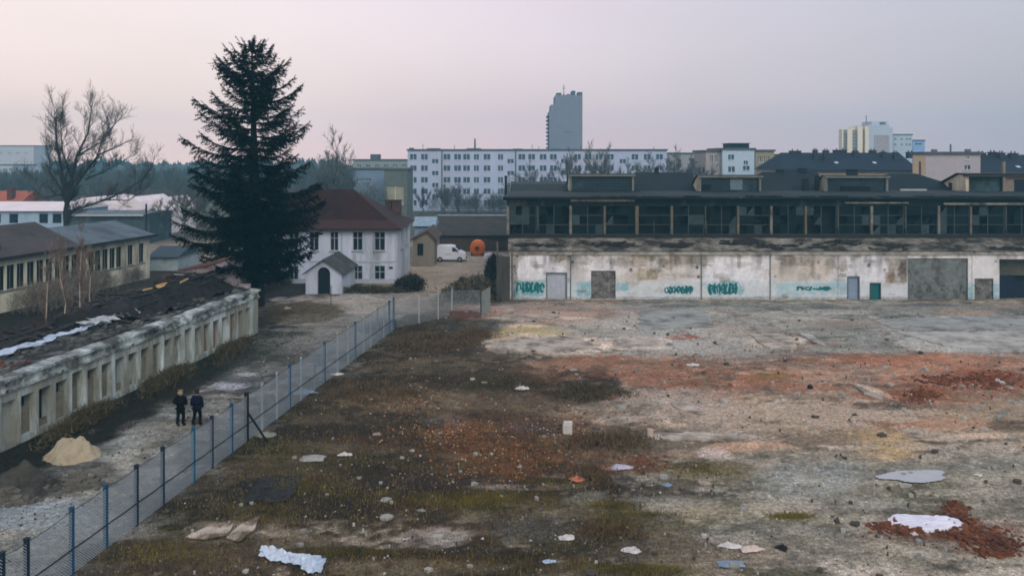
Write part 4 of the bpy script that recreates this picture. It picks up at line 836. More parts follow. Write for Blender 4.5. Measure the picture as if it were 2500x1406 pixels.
mb = MB(Fr); mb.box(s1 - .35, s1 - .02, .55, 1.2, 2.46, 3.5); mb.prism([(1.2, 2.46), (1.2, 5.0), (2.0, 5.25), (3.4, 4.8), (5.9, 4.3), (6.3, 4.2), (6.3, 2.46)], s1 - .35, s1, 'x')
mb.build('gable_wall', mat('flaking whitewashed brick', (150, 148, 156), var=.4, scale=2.2, rgb2=(104, 84, 80), mix2=.6, bump=.5), ruin)
mb = MB(Fr); mb.prism([(.9, 5.02), (2.0, 5.27), (3.4, 4.82), (5.9, 4.32), (5.9, 4.45), (3.4, 5.05), (2.0, 5.5), (.9, 5.3)], s1 - .5, s1 + .1, 'x'); mb.build('gable_coping', mat('exposed red brick', (96, 72, 64), var=.4, scale=4), ruin)
mb = MB(Fr); k = s0
while k < s1:
    w = rr.uniform(.6, 2); f = (k - s0) / (s1 - s0); mb.box(k, min(k + w, s1 - .36), 6.0, 6.3, 0, 1.6 + 2.6 * f + rr.uniform(-.15, .25)); k += w
mb.build('rear_wall', mat('dark red brick wall', (70, 56, 52), var=.4, scale=2, rgb2=(40, 38, 36), mix2=.5), ruin)
mb = MB(Fr)
for k in range(6): a = s0 + 22 + rr.uniform(-2, 2); t = rr.uniform(2.6, 3.6); mb.tube([(a, t, 4.28 + k * .03), (a + rr.uniform(.4, 1.4), t + rr.uniform(-.3, .3), 4.3 + k * .04)], rr.uniform(.04, .07), 4)
mb.build('fresh_timber', mat('fresh yellow timber', (190, 156, 104), var=.2), ruin)
mb = MB(Fr); mb2 = MB(Fr)
for k in range(420):
    a = s0 + (s1 - s0) * rr.random() ** .8; t = .45 + 2.3 * rr.random() ** .7; q_ = rr.uniform(.04, .2); (mb2 if a < s0 + 8 and rr.random() < .6 else mb).box(a, a + q_ * rr.uniform(.8, 2.2), t, t + q_, 3.15, 3.2 + q_ * rr.uniform(.4, 1))
o = mb.build('roof_rubble', mat('grey roof rubble', (96, 98, 94), var=.6, scale=3, rgb2=(44, 44, 42), mix2=.6), ruin); o['kind'] = 'stuff'
o = mb2.build('brick_rubble', mat('dull brick rubble', (92, 62, 52), var=.5, scale=3), ruin); o['kind'] = 'stuff'
def sheet(name, label, cat, F, s0, s1, t0, t1, z, m, seed, amp=.15, ragged=.35, ns=40, ntt=6, group=None):
    r = random.Random(seed); mb = MB(F); rows = []
    for j in range(ntt + 1):
        row = []
        for i in range(ns + 1):
            a = s0 + (s1 - s0) * i / ns; w = ragged * (r.random() - .5) if j in (0, ntt) else 0
            t = t0 + (t1 - t0) * (j / ntt) + w + .3 * ragged * math.sin(i * .7 + seed)
            row.append(mb.p((a + r.uniform(-.05, .05), t, z + amp * (float(fbm(i * .55, j * .8, seed)) - .2))))
        rows.append(row)
    for A, Bq in zip(rows, rows[1:]):
        for i in range(ns): mb.f.append([A[i], A[i + 1], Bq[i + 1], Bq[i]]); mb.mi.append(0)
    c = F(Vector(((s0 + s1) / 2, (t0 + t1) / 2, z))) if F else Vector(((s0 + s1) / 2, (t0 + t1) / 2, z))
    o = mb.build(name, m, org=c); sol = o.modifiers.new('thickness', 'SOLIDIFY'); sol.thickness = .012
    return tag(o, label, cat, group)
M_tarp = mat('bluish white tarp', (168, 186, 206), var=.35, scale=2.5, rough=.45, rgb2=(80, 104, 128), mix2=.35)
sheet('torn_tarp', 'long torn bluish tarp hanging along the broken inner roof edge of the ruin', 'tarp', Fr, rs_(33.0), rs_(43.2), 2.3, 2.9, 3.3, M_tarp, 3, .3, .5)
sheet('torn_tarp', 'wide pale crumpled tarp lying on the burnt roof wreck', 'tarp', Fr, rs_(41.5), rs_(45.2), 2.0, 3.1, 3.42, mat('pale tarp', (150, 158, 164), var=.4, scale=2), 6, .45, .5)

# ------------------------------------------------------------------ long cream building further left
cream = thing('cream_workshop', 'long low cream building with many narrow windows and a dark pitched roof', 'building', (-39, 70, 0))
CX0, CY0 = -41.1, 62.5; csl = (-37.6 + 41.1) / (80.8 - 62.5); cn = math.hypot(1, csl)
def Fc(a): return Vector((CX0 + (csl * a.x - a.y) / cn, CY0 + (a.x + csl * a.y) / cn, a.z))
M_cw = mat('dirty cream plaster', (198, 199, 182), var=.25, scale=.9, rgb2=(112, 108, 92), mix2=.6, bump=.2, streak=True)
cs0, cs1, cz1 = (50 - CY0) * cn, (80.8 - CY0) * cn, 4.5
def cs_at(u): # distance along the wall where image column u meets it
    k = (u - 1250) / FPX; Y = (CX0 - csl * CY0) / (k - csl); return (Y - CY0) * cn
wu_ = [2, 27, 51, 76, 99, 121, 143, 163, 183] + [224, 240, 258, 275, 291, 319, 346, 361]
ch = []
for u in wu_:
    a = cs_at(u); ch.append((a - .42, a + .42, 1.75, 3.75))
for k in range(6): a = cs_at(2) - 1.5 * (k + 1); ch.append((a - .42, a + .42, 1.75, 3.75))
ch = [h for h in ch if h[0] > cs0 and h[1] < cs1 - .1]
mb = MB(Fc); mb.wall(cs0, cs1, 0, cz1, ch, .2, 0); mb.face([(cs1, 0, 0), (cs1, 9, 0), (cs1, 9, cz1), (cs1, 0, cz1)]); mb.face([(cs0, 0, 0), (cs0, 9, 0), (cs0, 9, cz1), (cs0, 0, cz1)]); mb.face([(cs0, 9, 0), (cs1, 9, 0), (cs1, 9, cz1), (cs0, 9, cz1)])
mb.build('wall', M_cw, cream)
for h in ch:
    f = MB(Fc); f.box(h[0], h[1], .1, .15, h[2], h[2] + .08); f.box((h[0] + h[1]) / 2 - .03, (h[0] + h[1]) / 2 + .03, .1, .15, h[2] + .08, h[3]); f.box(h[0] - .06, h[1] + .06, -.08, -.003, h[2] - .1, h[2] - .01)
    w = f.build('window', mat('grey wood', (92, 94, 90)), cream); g = MB(Fc); g.face([(h[0], .16, h[2]), (h[1], .16, h[2]), (h[1], .16, h[3]), (h[0], .16, h[3])]); g.build('pane', M_glass, w)
smid = cs_at(190)
for a0, a1, zr, m_, nm in ((cs0 - .4, smid, 6.6, mat('brown felt roof', (66, 62, 62), var=.3, scale=.5, rgb2=(46, 44, 46), mix2=.5), 0), (smid, cs1 + .4, 5.9, mat('blue grey sheet roof', (86, 100, 110), var=.3, scale=.5, rgb2=(62, 70, 78), mix2=.5), 1)):
    mb = MB(Fc); mb.face([(a0, -.5, cz1 - .05), (a1, -.5, cz1 - .05), (a1, 4.5, zr), (a0, 4.5, zr)]); mb.face([(a0, 4.5, zr), (a1, 4.5, zr), (a1, 9.5, cz1 - .05), (a0, 9.5, cz1 - .05)])
    mb.face([(a0, -.5, cz1 - .05), (a0, 4.5, zr), (a0, 9.5, cz1 - .05)]); mb.face([(a1, -.5, cz1 - .05), (a1, 4.5, zr), (a1, 9.5, cz1 - .05)])
    mb.build('roof', m_, cream)
mb = MB(Fc); mb.box(cs0 - .4, cs1 + .4, -.62, -.5, cz1 - .2, cz1 + .04); mb.build('gutter', mat('dark gutter', (34, 36, 38)), cream)
a = cs_at(196); mb = MB(Fc); mb.box(a - .5, a + .3, -.1, -.01, .4, cz1 - .2); mb.build('rust_stain_pipe', mat('rust brown boards', (92, 70, 56), var=.4, streak=True), cream)
a = cs_at(12); mb = MB(Fc); mb.box(a - .5, a + .4, .8, 1.5, 5.0, 5.35); mb.build('roof_hatch', M_black, cream)
tn = thing('tin_shed', 'small white walled shed with grey blue roof beyond the cream building end', 'shed', (Xat(400, 86), 86, 0))
b0, b1 = Xat(366, 86), Xat(434, 86)
mb = MB(); mb.wall(b0, b1, 0, Zat(626, 86), [(b0 + 1.5, b0 + 2.1, .6, 1.3)], .1, 86); mb.box(b0, b1, 86.12, 92, 0, Zat(626, 86) - .01); mb.build('wall', mat('pale blue white wall', (142, 158, 164), var=.3), tn)
mb = MB(); mb.prism([(85.6, Zat(627, 86)), (89, Zat(600, 89)), (92.5, Zat(627, 86))], b0 - .2, b1 + .2, 'x'); mb.build('roof', mat('grey blue roof', (54, 70, 80), var=.3), tn)

# ------------------------------------------------------------------ white roofed sheds and tents beyond
wl = thing('white_shed', 'long bluish shed with a white sheet roof behind the bare tree', 'shed', (Xat(170, 112), 112, 0))
x0, x1, Y = Xat(-120, 112), Xat(158, 112), 112.0; zE_, zT_ = Zat(515, Y), Zat(492, Y + 6)
hl = [(Xat(u, Y), Xat(u + 22, Y), Zat(545, Y), Zat(522, Y)) for u in (22, 95, 128, -60, -20, -100)]
mb = MB(); mb.wall(x0, x1, 0, zE_, hl, .2, Y); mb.box(x0, x1, Y + .22, Y + 12, 0, zE_ - .01); mb.build('wall', mat('light blue wall', (140, 166, 186), var=.25, scale=.7), wl)
for h in hl: mb = MB(); mb.wall(*h, [], 0, Y + .18); mb.build('window', M_dglass, wl)
mb = MB(); mb.prism([(Y - .5, zE_), (Y + 6, zT_), (Y + 12.5, zE_)], x0 - .4, x1 + .4, 'x'); mb.build('roof', mat('white sheet roof', (212, 206, 210), var=.12, scale=.5), wl)
gl_ = thing('low_shed', 'low dark blue grey shed with a pale eave line behind the bare tree', 'shed', (Xat(255, 112), 112, 0))
MB().box(Xat(160, 112), Xat(352, 112), 112, 121, 0, Zat(524, 112)).build('wall', mat('dark blue grey boards', (60, 76, 84), var=.5, scale=.8, rgb2=(96, 110, 116), mix2=.3), gl_)
mb = MB(); mb.prism([(111.6, Zat(524, 112)), (116.5, Zat(514, 116)), (121.5, Zat(524, 112))], Xat(159, 112), Xat(354, 112), 'x'); mb.build('roof', mat('grey roof', (88, 104, 112), var=.4, scale=.6), gl_)
MB().box(Xat(159, 112), Xat(354, 112), 111.3, 111.55, Zat(527, 112), Zat(523, 112)).build('eave', mat('pale eave', (168, 172, 178)), gl_)
M_tent = mat('white tent canvas', (214, 208, 212), var=.15, scale=.6)
for u0, u1, vt, yy, lb, kind in ((168, 268, 482, 126, 'broad white arched tent hall behind the bare tree trunk', 0), (268, 345, 481, 128, 'white double peaked tent between the arched hall and the small tent', 1), (352, 408, 484, 127, 'small white pointed tent at the end of the row', 1)):
    a, b = Xat(u0, yy), Xat(u1, yy); zt = Zat(vt, yy); w = b - a
    t_ = thing('white_tent', lb, 'tent', ((a + b) / 2, yy, 0), 'white tents beyond the sheds')
    if kind == 0: pr = [(a, 0), (a, zt - 2.2)] + [((a + b) / 2 - w / 2 * math.cos(q), zt - 2.2 + 2.2 * math.sin(q)) for q in np.linspace(.2, math.pi - .2, 9)] + [(b, zt - 2.2), (b, 0)]
    elif w > 4.5: pr = [(a, 0), (a, zt - 2), (a + w * .3, zt - .2), (a + w * .5, zt - .6), (a + w * .68, zt), (a + w * .9, zt - .8), (b, zt - 2), (b, 0)]
    else: pr = [(a, 0), (a, zt - 2), (a + w * .55, zt), (b, zt - 2.2), (b, 0)]
    mb = MB(); mb.prism(pr, yy, yy + 12, 'y'); mb.build('canvas', M_tent, t_)
    MB().box((a + b) / 2 - .8, (a + b) / 2 + .8, yy - .03, yy - .005, 0, 3).build('flap', mat('grey canvas', (150, 156, 164)), t_)
rh = thing('red_roof_house', 'distant house with a red tiled roof and dark chimney at the left edge', 'house', (Xat(10, 135), 135, 0))
a, b = Xat(-80, 135), Xat(44, 135); zq, zt = Zat(500, 135), Zat(466, 139)
MB().box(a, b, 135, 143, 0, zq).build('wall', M_cw, rh)
mb = MB(); mb.prism([(134.5, zq), (139, zt), (143.5, zq)], a - .3, b + .3, 'x'); r_ = mb.build('roof', mat('faded red tiles', (150, 84, 66), var=.25), rh)
x = Xat(14, 135); mb = MB(); mb.box(x - .45, x + .45, 136, 137, zq, zt + .5); mb.box(x - .5, x + .5, 135.95, 137.05, zt + .5, zt + .75); mb.build('chimney', mat('dark red chimney', (84, 50, 44)), r_)

# ------------------------------------------------------------------ far buildings
M_apt = mat('haze tinted panel facade', (164, 178, 204), var=.10, scale=.25, rgb2=(160, 164, 172), mix2=.3, streak=True)  # facade colour shifted to blue, distant haze painted in
M_aw = mat('haze tinted far glass', (56, 80, 98), rough=.4, spec=.3); M_awf = mat('white window frame', (180, 186, 194)); M_aroof = mat('roof edge grey', (78, 86, 90), var=.2)  # far glass lightened and blued in its colour to suggest haze
def simple_block(name, label, u0, u1, vt, Y, D, mw, wins=(), cat='apartment block', roofm=None, ov=.25, group=None, vb=None, rot=0.0, winm=None):
    x0, x1 = Xat(u0, Y), Xat(u1, Y); zt = Zat(vt, Y); t = thing(name, label, cat, ((x0 + x1) / 2, Y, 0), group); cxm = (x0 + x1) / 2
    ca, sa = math.cos(rot), math.sin(rot)
    F = lambda a: Vector((cxm + (a.x - cxm) * ca + (a.y - Y) * sa, Y - (a.x - cxm) * sa + (a.y - Y) * ca, a.z))
    hl = [(Xat(a, Y), Xat(b, Y), Zat(d, Y), Zat(c, Y)) for a, b, c, d in wins]
    hl = [(max(a, x0 + .05), min(b, x1 - .05), max(c, .2), min(d, zt - .1)) for a, b, c, d in hl]
    mb = MB(F); mb.wall(x0, x1, 0, zt, hl, .25, Y); mb.face([(x0, Y, 0), (x0, Y + D, 0), (x0, Y + D, zt), (x0, Y, zt)]); mb.face([(x1, Y, 0), (x1, Y + D, 0), (x1, Y + D, zt), (x1, Y, zt)]); mb.face([(x0, Y + D, 0), (x1, Y + D, 0), (x1, Y + D, zt), (x0, Y + D, zt)])
    mb.build('wall', mw, t)
    MB(F).box(x0 - ov, x1 + ov, Y - ov, Y + D + ov, zt, zt + .35).build('roof', roofm or M_aroof, t)
    for h in hl:
        mb = MB(F); mb.wall(*h, [], 0, Y + .2); m_ = (h[0] + h[1]) / 2; mb.m = 1; mb.box(m_ - .06, m_ + .06, Y + .1, Y + .18, h[2], h[3]); mb.box(h[0] - .1, h[1] + .1, Y - .1, Y - .01, h[2] - .15, h[2] - .02); mb.build('window', [winm or M_aw, M_awf], t)
    return t, F, x0, x1, zt
# long five storey block
YA = 183.0
pairs = [1009, 1036, 1091, 1117, 1139, 1163, 1189, 1222, 1274, 1298, 1326, 1351, 1410, 1436, 1462, 1490, 1550, 1580, 1610]; stairs = [1062, 1246, 1377, 1520]
rows_ = [377, 404.5, 433, 461, 489]; wins = []
for u in pairs:
    for j, v in enumerate(rows_):
        if (u > 1230 and j > 3) or (u > 1390 and j > 1): continue
        w = 8 if u not in (1163, 1222) else 6
        wins.append((u - w, u + w, v, v + 13))
for u in stairs:
    for j, v in enumerate((389, 418, 447, 475)):
        if u > 1240 and j > 2 or u > 1390 and j > 0: continue
        wins.append((u - 7, u + 8, v, v + 10))
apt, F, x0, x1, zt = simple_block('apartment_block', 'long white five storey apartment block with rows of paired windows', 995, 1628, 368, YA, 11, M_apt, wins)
mb = MB()
for u in (1079, 1259): mb.tube([(Xat(u, YA), YA - .12, .2), (Xat(u, YA), YA - .12, zt)], .14, 5)
mb.build('downpipe', M_slate, apt)
for u0, u1, v in ((1040, 1070, 362), (1138, 1172, 362), (1252, 1276, 363), (1350, 1368, 363), (1450, 1486, 364), (1566, 1586, 366), (996, 1003, 361)):
    MB().box(Xat(u0, YA), Xat(u1, YA), YA + 2, YA + 6, zt + .36, Zat(v, YA)).build('roof_house', M_aroof, apt)
MB().tube([(Xat(1158, YA), YA + 3, zt), (Xat(1158, YA), YA + 3, Zat(338, YA))], [.28, .2], 6).build('flue', M_slate, apt)
mb = MB()
for u in (1030, 1108, 1300, 1316, 1420, 1600): mb.tube([(Xat(u, YA), YA + 2, zt), (Xat(u, YA), YA + 2, zt + rnd(.9, 1.8))], .06, 4)
mb.build('aerial', M_steel, apt)
# grey tower
M_tow = mat('haze tinted tower panels', (116, 126, 142), var=.1, scale=.15, rgb2=(104, 114, 128), mix2=.3)  # grey panels with haze blue mixed into their colour
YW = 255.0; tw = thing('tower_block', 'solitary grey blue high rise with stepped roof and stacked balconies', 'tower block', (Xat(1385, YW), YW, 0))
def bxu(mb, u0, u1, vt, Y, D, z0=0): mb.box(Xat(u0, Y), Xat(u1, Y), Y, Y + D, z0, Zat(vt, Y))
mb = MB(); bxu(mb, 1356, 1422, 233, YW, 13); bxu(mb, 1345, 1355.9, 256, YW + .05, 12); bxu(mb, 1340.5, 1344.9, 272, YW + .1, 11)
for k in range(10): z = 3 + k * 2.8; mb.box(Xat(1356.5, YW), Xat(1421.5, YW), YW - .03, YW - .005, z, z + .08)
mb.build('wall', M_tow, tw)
mb = MB()
for (a, b, v) in ((1359, 1371, 227), (1374, 1380, 231), (1384, 1392, 230), (1396, 1405, 222), (1411, 1422, 225)): mb.box(Xat(a, YW), Xat(b, YW), YW + .3, YW + 6, Zat(233, YW) + .01, Zat(v, YW))
mb.build('roof_house', mat('dark roof house', (78, 96, 108)), tw)
for k in range(10):
    v = 280 + k * 9.6; mb = MB(); x0_, x1_ = Xat(1335.5, YW), Xat(1340.4, YW); z = Zat(v + 6, YW); mb.box(x0_, x1_, YW + .5, YW + 8, z, z + .5); mb.build('balcony', mat('balcony grey', (70, 86, 98)), tw)
mb = MB(); mb.tube([(Xat(1378, YW), YW + 3, Zat(233, YW)), (Xat(1378, YW), YW + 3, Zat(206, YW))], .12, 5); mb.tube([(Xat(1374, YW), YW + 3, Zat(214, YW)), (Xat(1382, YW), YW + 3, Zat(214, YW))], .08, 4); mb.build('antenna', M_steel, tw)
MB().box(Xat(1377, YW), Xat(1396, YW), YW - .06, YW - .035, Zat(323, YW), Zat(321, YW)).build('sign_bar', M_slate, tw)
# right hand cluster
YQ = 285.0
ct = thing('ribbed_tower', 'distant cream ribbed tower block with a pale grey taller core', 'tower block', (Xat(2118, YQ), YQ, 0))
M_rib = mat('cream ribs', (214, 206, 188), var=.06); M_rec = mat('grey recess', (118, 128, 136), var=.1); M_core = mat('light grey core', (168, 182, 196), var=.06, scale=.1)
mb = MB(); bxu(mb, 2058, 2120, 318, YQ + 1, 2); mb.build('recess', M_rec, ct)
mb = MB()
for a, b in ((2056, 2059), (2069, 2081), (2094, 2106), (2112, 2121)): bxu(mb, a, b, 316 if a < 2090 else 308, YQ, 3)
mb.box(Xat(2081.5, YQ), Xat(2120, YQ), YQ + 1.5, YQ + 3, Zat(318, YQ), Zat(302 + 8, YQ)); mb.build('rib', M_rib, ct)
mb = MB()
for k in range(5): z = Zat(326 + k * 8, YQ); mb.box(Xat(2059.5, YQ), Xat(2068.5, YQ), YQ + .5, YQ + .98, z, z + .5); mb.box(Xat(2081.5, YQ), Xat(2093.5, YQ), YQ + .5, YQ + .98, z, z + .5); mb.box(Xat(2106.5, YQ), Xat(2111.5, YQ), YQ + .5, YQ + .98, z, z + .5)
mb.build('balcony', mat('balcony pale', (150, 152, 150)), ct)
mb = MB(); bxu(mb, 2121.2, 2172, 305, YQ + .5, 14); bxu(mb, 2172.1, 2180, 312, YQ + .6, 13); bxu(mb, 2128, 2168, 297, YQ + 2, 8, Zat(304.9, YQ)); mb.build('core', M_core, ct)
MB().box(Xat(2136, YQ), Xat(2172, YQ), YQ + .35, YQ + .48, 0, Zat(330, YQ)).build('core_panel', mat('mauve grey panel', (150, 148, 156)), ct)
MB().box(Xat(2154, YQ), Xat(2168, YQ), YQ + 1.8, YQ + 1.98, Zat(311, YQ), Zat(298, YQ)).build('roof_house', M_slate, ct)
MB().tube([(Xat(2127, YQ), YQ + 4, Zat(300, YQ)), (Xat(2127, YQ), YQ + 4, Zat(281, YQ))], .14, 5).build('antenna', M_steel, ct)
simple_block('apartment_wing', 'distant low cream block with small dark windows beside the ribbed tower', 2181, 2227, 330, YQ + 4, 10, M_core, [(u, u + 5, v, v + 4) for u in (2183, 2199, 2211, 2219) for v in (338, 351)], group='distant blocks on the skyline')
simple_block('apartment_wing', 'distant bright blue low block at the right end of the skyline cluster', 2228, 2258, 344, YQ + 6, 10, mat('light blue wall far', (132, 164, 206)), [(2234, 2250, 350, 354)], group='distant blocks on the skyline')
# mid distance right
simple_block('grey_terrace', 'long low grey rendered terrace right of the five storey block', 1630, 1730, 376, 196, 10, mat('grey beige render', (140, 144, 146), var=.15), [(1682, 1692, 387, 394), (1655, 1663, 390, 398), (1706, 1714, 392, 399)], cat='terrace')
t, F, x0, x1, zt = simple_block('town_house', 'pale blue flat roofed house with dark roof hut behind the hall', 1764, 1842, 366, 150, 11, mat('pale blue render', (166, 188, 206), var=.1), [(1778, 1792, 378, 390), (1816, 1826, 393, 402), (1778, 1794, 407, 420), (1814, 1830, 406, 416)], cat='house')
MB().box(Xat(1782, 152), Xat(1829, 152), 152, 157, zt + .36, Zat(351, 152)).build('roof_hut', M_roofdark, t); MB().box(Xat(1780, 152), Xat(1831, 152), 151.6, 157.4, Zat(351, 152), Zat(349.5, 152)).build('roof_hut_cap', M_slate, t)
simple_block('town_house', 'narrow beige grey house adjoining the pale blue house on its left', 1723, 1762, 371, 151, 10, mat('beige grey render', (150, 146, 146), var=.15), [(1734, 1740, 380, 396), (1746, 1751, 380, 396)], cat='house')
simple_block('town_house', 'yellowish flat roofed house adjoining the pale blue house on its right', 1844, 1890, 370, 150.5, 10, mat('yellowish render', (138, 134, 112), var=.2), [(1852, 1858, 382, 396), (1862, 1867, 382, 396), (1872, 1878, 382, 396)], cat='house')
simple_block('town_house', 'small pale mauve house glimpsed between yellowish house and dark roofs', 1891, 1925, 380, 165, 10, mat('mauve render', (150, 150, 164), var=.1), [(1900, 1906, 392, 400)], cat='house')
M_slr = mat('dark slate roof', (26, 34, 50), var=.2, scale=.4, rgb2=(20, 26, 40), mix2=.4)
def tenement(label, u0, u1, ve, vr, Y, chs, lights, hipl=0.0, mwall=None):
    x0, x1 = Xat(u0, Y), Xat(u1, Y); yr = Y + 7; ze, zr = Zat(ve, Y), Zat(vr, yr); t = thing('tenement', label, 'tenement', ((x0 + x1) / 2, Y, 0), 'slate roofed tenements behind the hall')
    MB().box(x0 + .3, x1 - .3, Y + .5, Y + 13.5, 0, ze).build('wall', mwall or mat('pale tenement wall', (150, 140, 126), var=.15), t)
    mb = MB(); h = hipl; mb.face([(x0, Y, ze), (x1, Y, ze), (x1, yr, zr), (x0 + h, yr, zr)]); mb.face([(x0, Y, ze), (x0 + h, yr, zr), (x0, Y + 14, ze)]); mb.face([(x1, Y, ze), (x1, Y + 14, ze), (x1, yr, zr)]); mb.face([(x0 + h, yr, zr), (x1, yr, zr), (x1, Y + 14, ze), (x0, Y + 14, ze)]); mb.box(x0, x1, Y - .1, Y - .01, ze - .15, ze + .05)
    r_ = mb.build('roof', M_slr, t)
    for u, w, v, f in chs:
        yy = Y + 7 * f; x = Xat(u, yy); w_ = w / FPX * yy / 2; mb = MB(); mb.box(x - w_, x + w_, yy - .4, yy + .4, ze + (zr - ze) * f - .4, Zat(v, yy)); mb.box(x - w_ - .08, x + w_ + .08, yy - .48, yy + .48, Zat(v, yy), Zat(v, yy) + .12)
        for q in (-.5, .5): mb.tube([(x + q * w_, yy, Zat(v, yy) + .1), (x + q * w_, yy, Zat(v, yy) + .4)], .1, 5)
        mb.build('chimney', mat('sooty chimney', (44, 46, 54), var=.3), r_)
    for u, v in lights:
        f = (ve - v) / (ve - vr); yy = Y + 7 * f; x = Xat(u, yy); z = Zat(v, yy); sl = (zr - ze) / 7; mb = MB(); mb.face([(x - .3, yy - .3, z - .3 * sl + .06), (x + .3, yy - .3, z - .3 * sl + .06), (x + .3, yy + .3, z + .3 * sl + .06), (x - .3, yy + .3, z + .3 * sl + .06)]); mb.build('skylight', mat('skylight', (170, 190, 200)), r_)
    return t
tenement('long dark slate roofed tenement with several chimneys and two small skylights', 1905, 2246, 416, 373, 128, [(1941, 26, 370, .95), (1990, 9, 368, .6), (2016, 12, 369, .55), (2088, 12, 371, .8), (2156, 9, 373, .7), (2186, 9, 374, .6), (2222, 16, 373, .8), (2050, 30, 368, 1.0), (2130, 14, 369, 1.0)], [(2042, 398), (2135, 398)], 2.5)
tenement('dark slate roofed tenement with a chimney pair at the right edge', 2365, 2640, 424, 378, 112, [(2394, 20, 375, .9), (2423, 16, 373, 1.0), (2444, 12, 375, .8), (2473, 18, 376, .85), (2540, 14, 375, .8)], [(2486, 408)], 4.5)
t, F, x0, x1, zt = simple_block('gable_house', 'tall plain cream and grey flat roofed house between the slate roofs', 2266, 2386, 377, 106, 8, mat('grey white render', (166, 164, 170), var=.1), [(2352, 2364, 404, 414), (2356, 2361, 382, 389)], cat='house', rot=R(16))
mb = MB(F); mb.face([(x0 - .01, 106, .2), (x0 - .01, 114, .2), (x0 - .01, 114, zt - .02), (x0 - .01, 106, zt - .02)]); mb.build('cream_side_wall', mat('warm cream render', (206, 186, 156), var=.1), t)
mb = MB(F); mb.box(x0 - .06, x0 - .03, 108.6, 109.8, zt - 3.2, zt - 1); mb.build('window', mat('brown shutter', (92, 80, 70)), t)
MB(F).tube([(Xat(2330, 106), 108, zt + .3), (Xat(2330, 106), 108, zt + 1.4)], .12, 5).build('flue', M_slate, t)
for u in (2290, 2365): MB(F).box(Xat(u, 106), Xat(u + 10, 106), 108, 109, zt + .36, zt + .7).build('chimney', M_slate, t)
# left of the long block
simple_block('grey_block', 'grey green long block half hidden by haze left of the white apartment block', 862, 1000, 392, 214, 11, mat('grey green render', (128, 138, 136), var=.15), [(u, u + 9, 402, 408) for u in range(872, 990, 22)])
MB().box(Xat(904, 216), Xat(924, 216), 216, 220, Zat(394, 214), Zat(377, 216)).build('water_tank', M_aroof, org=(Xat(914, 216), 218, Zat(394, 214))) ; o = bpy.data.objects['water_tank']; tag(o, 'dark boxy tank house standing on the grey green block roof', 'tank')
simple_block('blue_workshop', 'pale blue low workshop with a strip of dark windows left of the apartment block', 862, 938, 414, 160, 10, mat('pale blue cladding', (112, 134, 156), var=.15, scale=.4), [(872, 880, 436, 442), (884, 891, 436, 442), (896, 904, 436, 442)], cat='workshop')
simple_block('olive_workshop', 'dark olive clad building with a paler lower panel beside the apartment block', 938, 994, 415, 150, 9, mat('hazed olive cladding', (88, 98, 94), var=.3, scale=.5), [(944, 986, 454, 498)], cat='workshop', winm=mat('beige panel', (142, 142, 124), var=.3, scale=.6))  # olive cladding greyed in its colour to look hazier
simple_block('pale_block', 'very pale far hazy slab block at the left edge of the skyline', -60, 82, 357, 370, 14, mat('haze paled render', (178, 182, 190)), [(u, u + 8, 372, 376) for u in range(-40, 70, 20)], winm=mat('haze paled window', (150, 158, 168)))  # wall and window colours paled to paint in the haze
simple_block('pale_block', 'low far hazy block in front of the pale slab at the left', -40, 40, 404, 330, 14, mat('haze paled render', (178, 182, 190)), [(u, u + 6, 412, 416) for u in range(-20, 36, 14)])

# ------------------------------------------------------------------ wire fence along the track
FN = math.hypot(1, FSL)
def Ff(a): return Vector((FX0 + (FSL * a.x + a.y) / FN, FY0 + (a.x - FSL * a.y) / FN, a.z))
def fY(u): return (FX0 - FSL * FY0) / ((u - 1250) / FPX - FSL)
def fs(u): return (fY(u) - FY0) * FN
fence = thing('wire_fence', 'long wire mesh fence with blue and pale steel posts beside the dirt track', 'fence', (FX0, FY0, 0))
pc_ = {'b': mat('blue painted steel', (26, 70, 104), var=.25, scale=3), 'd': mat('dark blue steel', (18, 36, 54), var=.25), 't': mat('bright teal blue steel', (14, 84, 116), var=.3, scale=2), 'k': mat('black tarred post', (14, 17, 20)), 'w': mat('pale galvanised post', (146, 158, 166), var=.15), 'g': mat('grey steel post', (96, 110, 120), var=.2)}
posts = [(-55, 'b', 2.0), (5, 'd', 2.0), (65, 'd', 1.95), (175, 'b', 2.02), (258, 'b', 2.05), (333, 'd', 2.05), (397, 'd', 2.1), (472, 't', 2.1), (517, 'd', 2.1), (565, 'b', 2.1), (602, 'k', 2.15), (640, 'w', 2.12), (676, 'w', 2.2), (707, 'b', 2.2), (735, 'w', 2.2), (768, 'g', 2.25), (792, 'b', 2.25), (824, 'w', 2.3), (850, 'w', 2.3), (867, 'b', 2.3), (888, 'w', 2.3), (905, 'w', 2.3), (922, 'g', 2.3), (937, 'w', 2.3), (950, 'b', 2.3), (961, 'b', 2.35)]
hts = []
for u, k, h in posts:
    s = fs(u); w = .055 if k in 'bdt' else (.075 if k == 'k' else .04); mb = MB(Ff); mb.box(s - w, s + w, -w, w, 0, h); mb.box(s - w - .01, s + w + .01, -w - .01, w + .01, h, h + .03)
    if k == 'k': mb.tube([(s, .05, 1.3), (s, 1.0, 0)], .05, 5)
    mb.build('post', pc_[k], fence); hts.append((s, h))
def fh(s):
    for (a, ha), (b, hb) in zip(hts, hts[1:]):
        if a <= s <= b: return ha + (hb - ha) * (s - a) / (b - a)
    return hts[0][1] if s < hts[0][0] else hts[-1][1]
sa, sb = hts[0][0], hts[-1][0]
mb = MB(Ff); mb3 = MB(Ff)
for (a, ha), (b, hb) in zip(hts, hts[1:]):
    m_ = (a + b) / 2; mb.tube([(a, .06, .80), (m_, .06, .785), (b, .06, .80)], .028, 4, False); mb3.tube([(a, .06, ha - .06), (m_, .06, (ha + hb) / 2 - .1), (b, .06, hb - .06)], .011, 4, False)
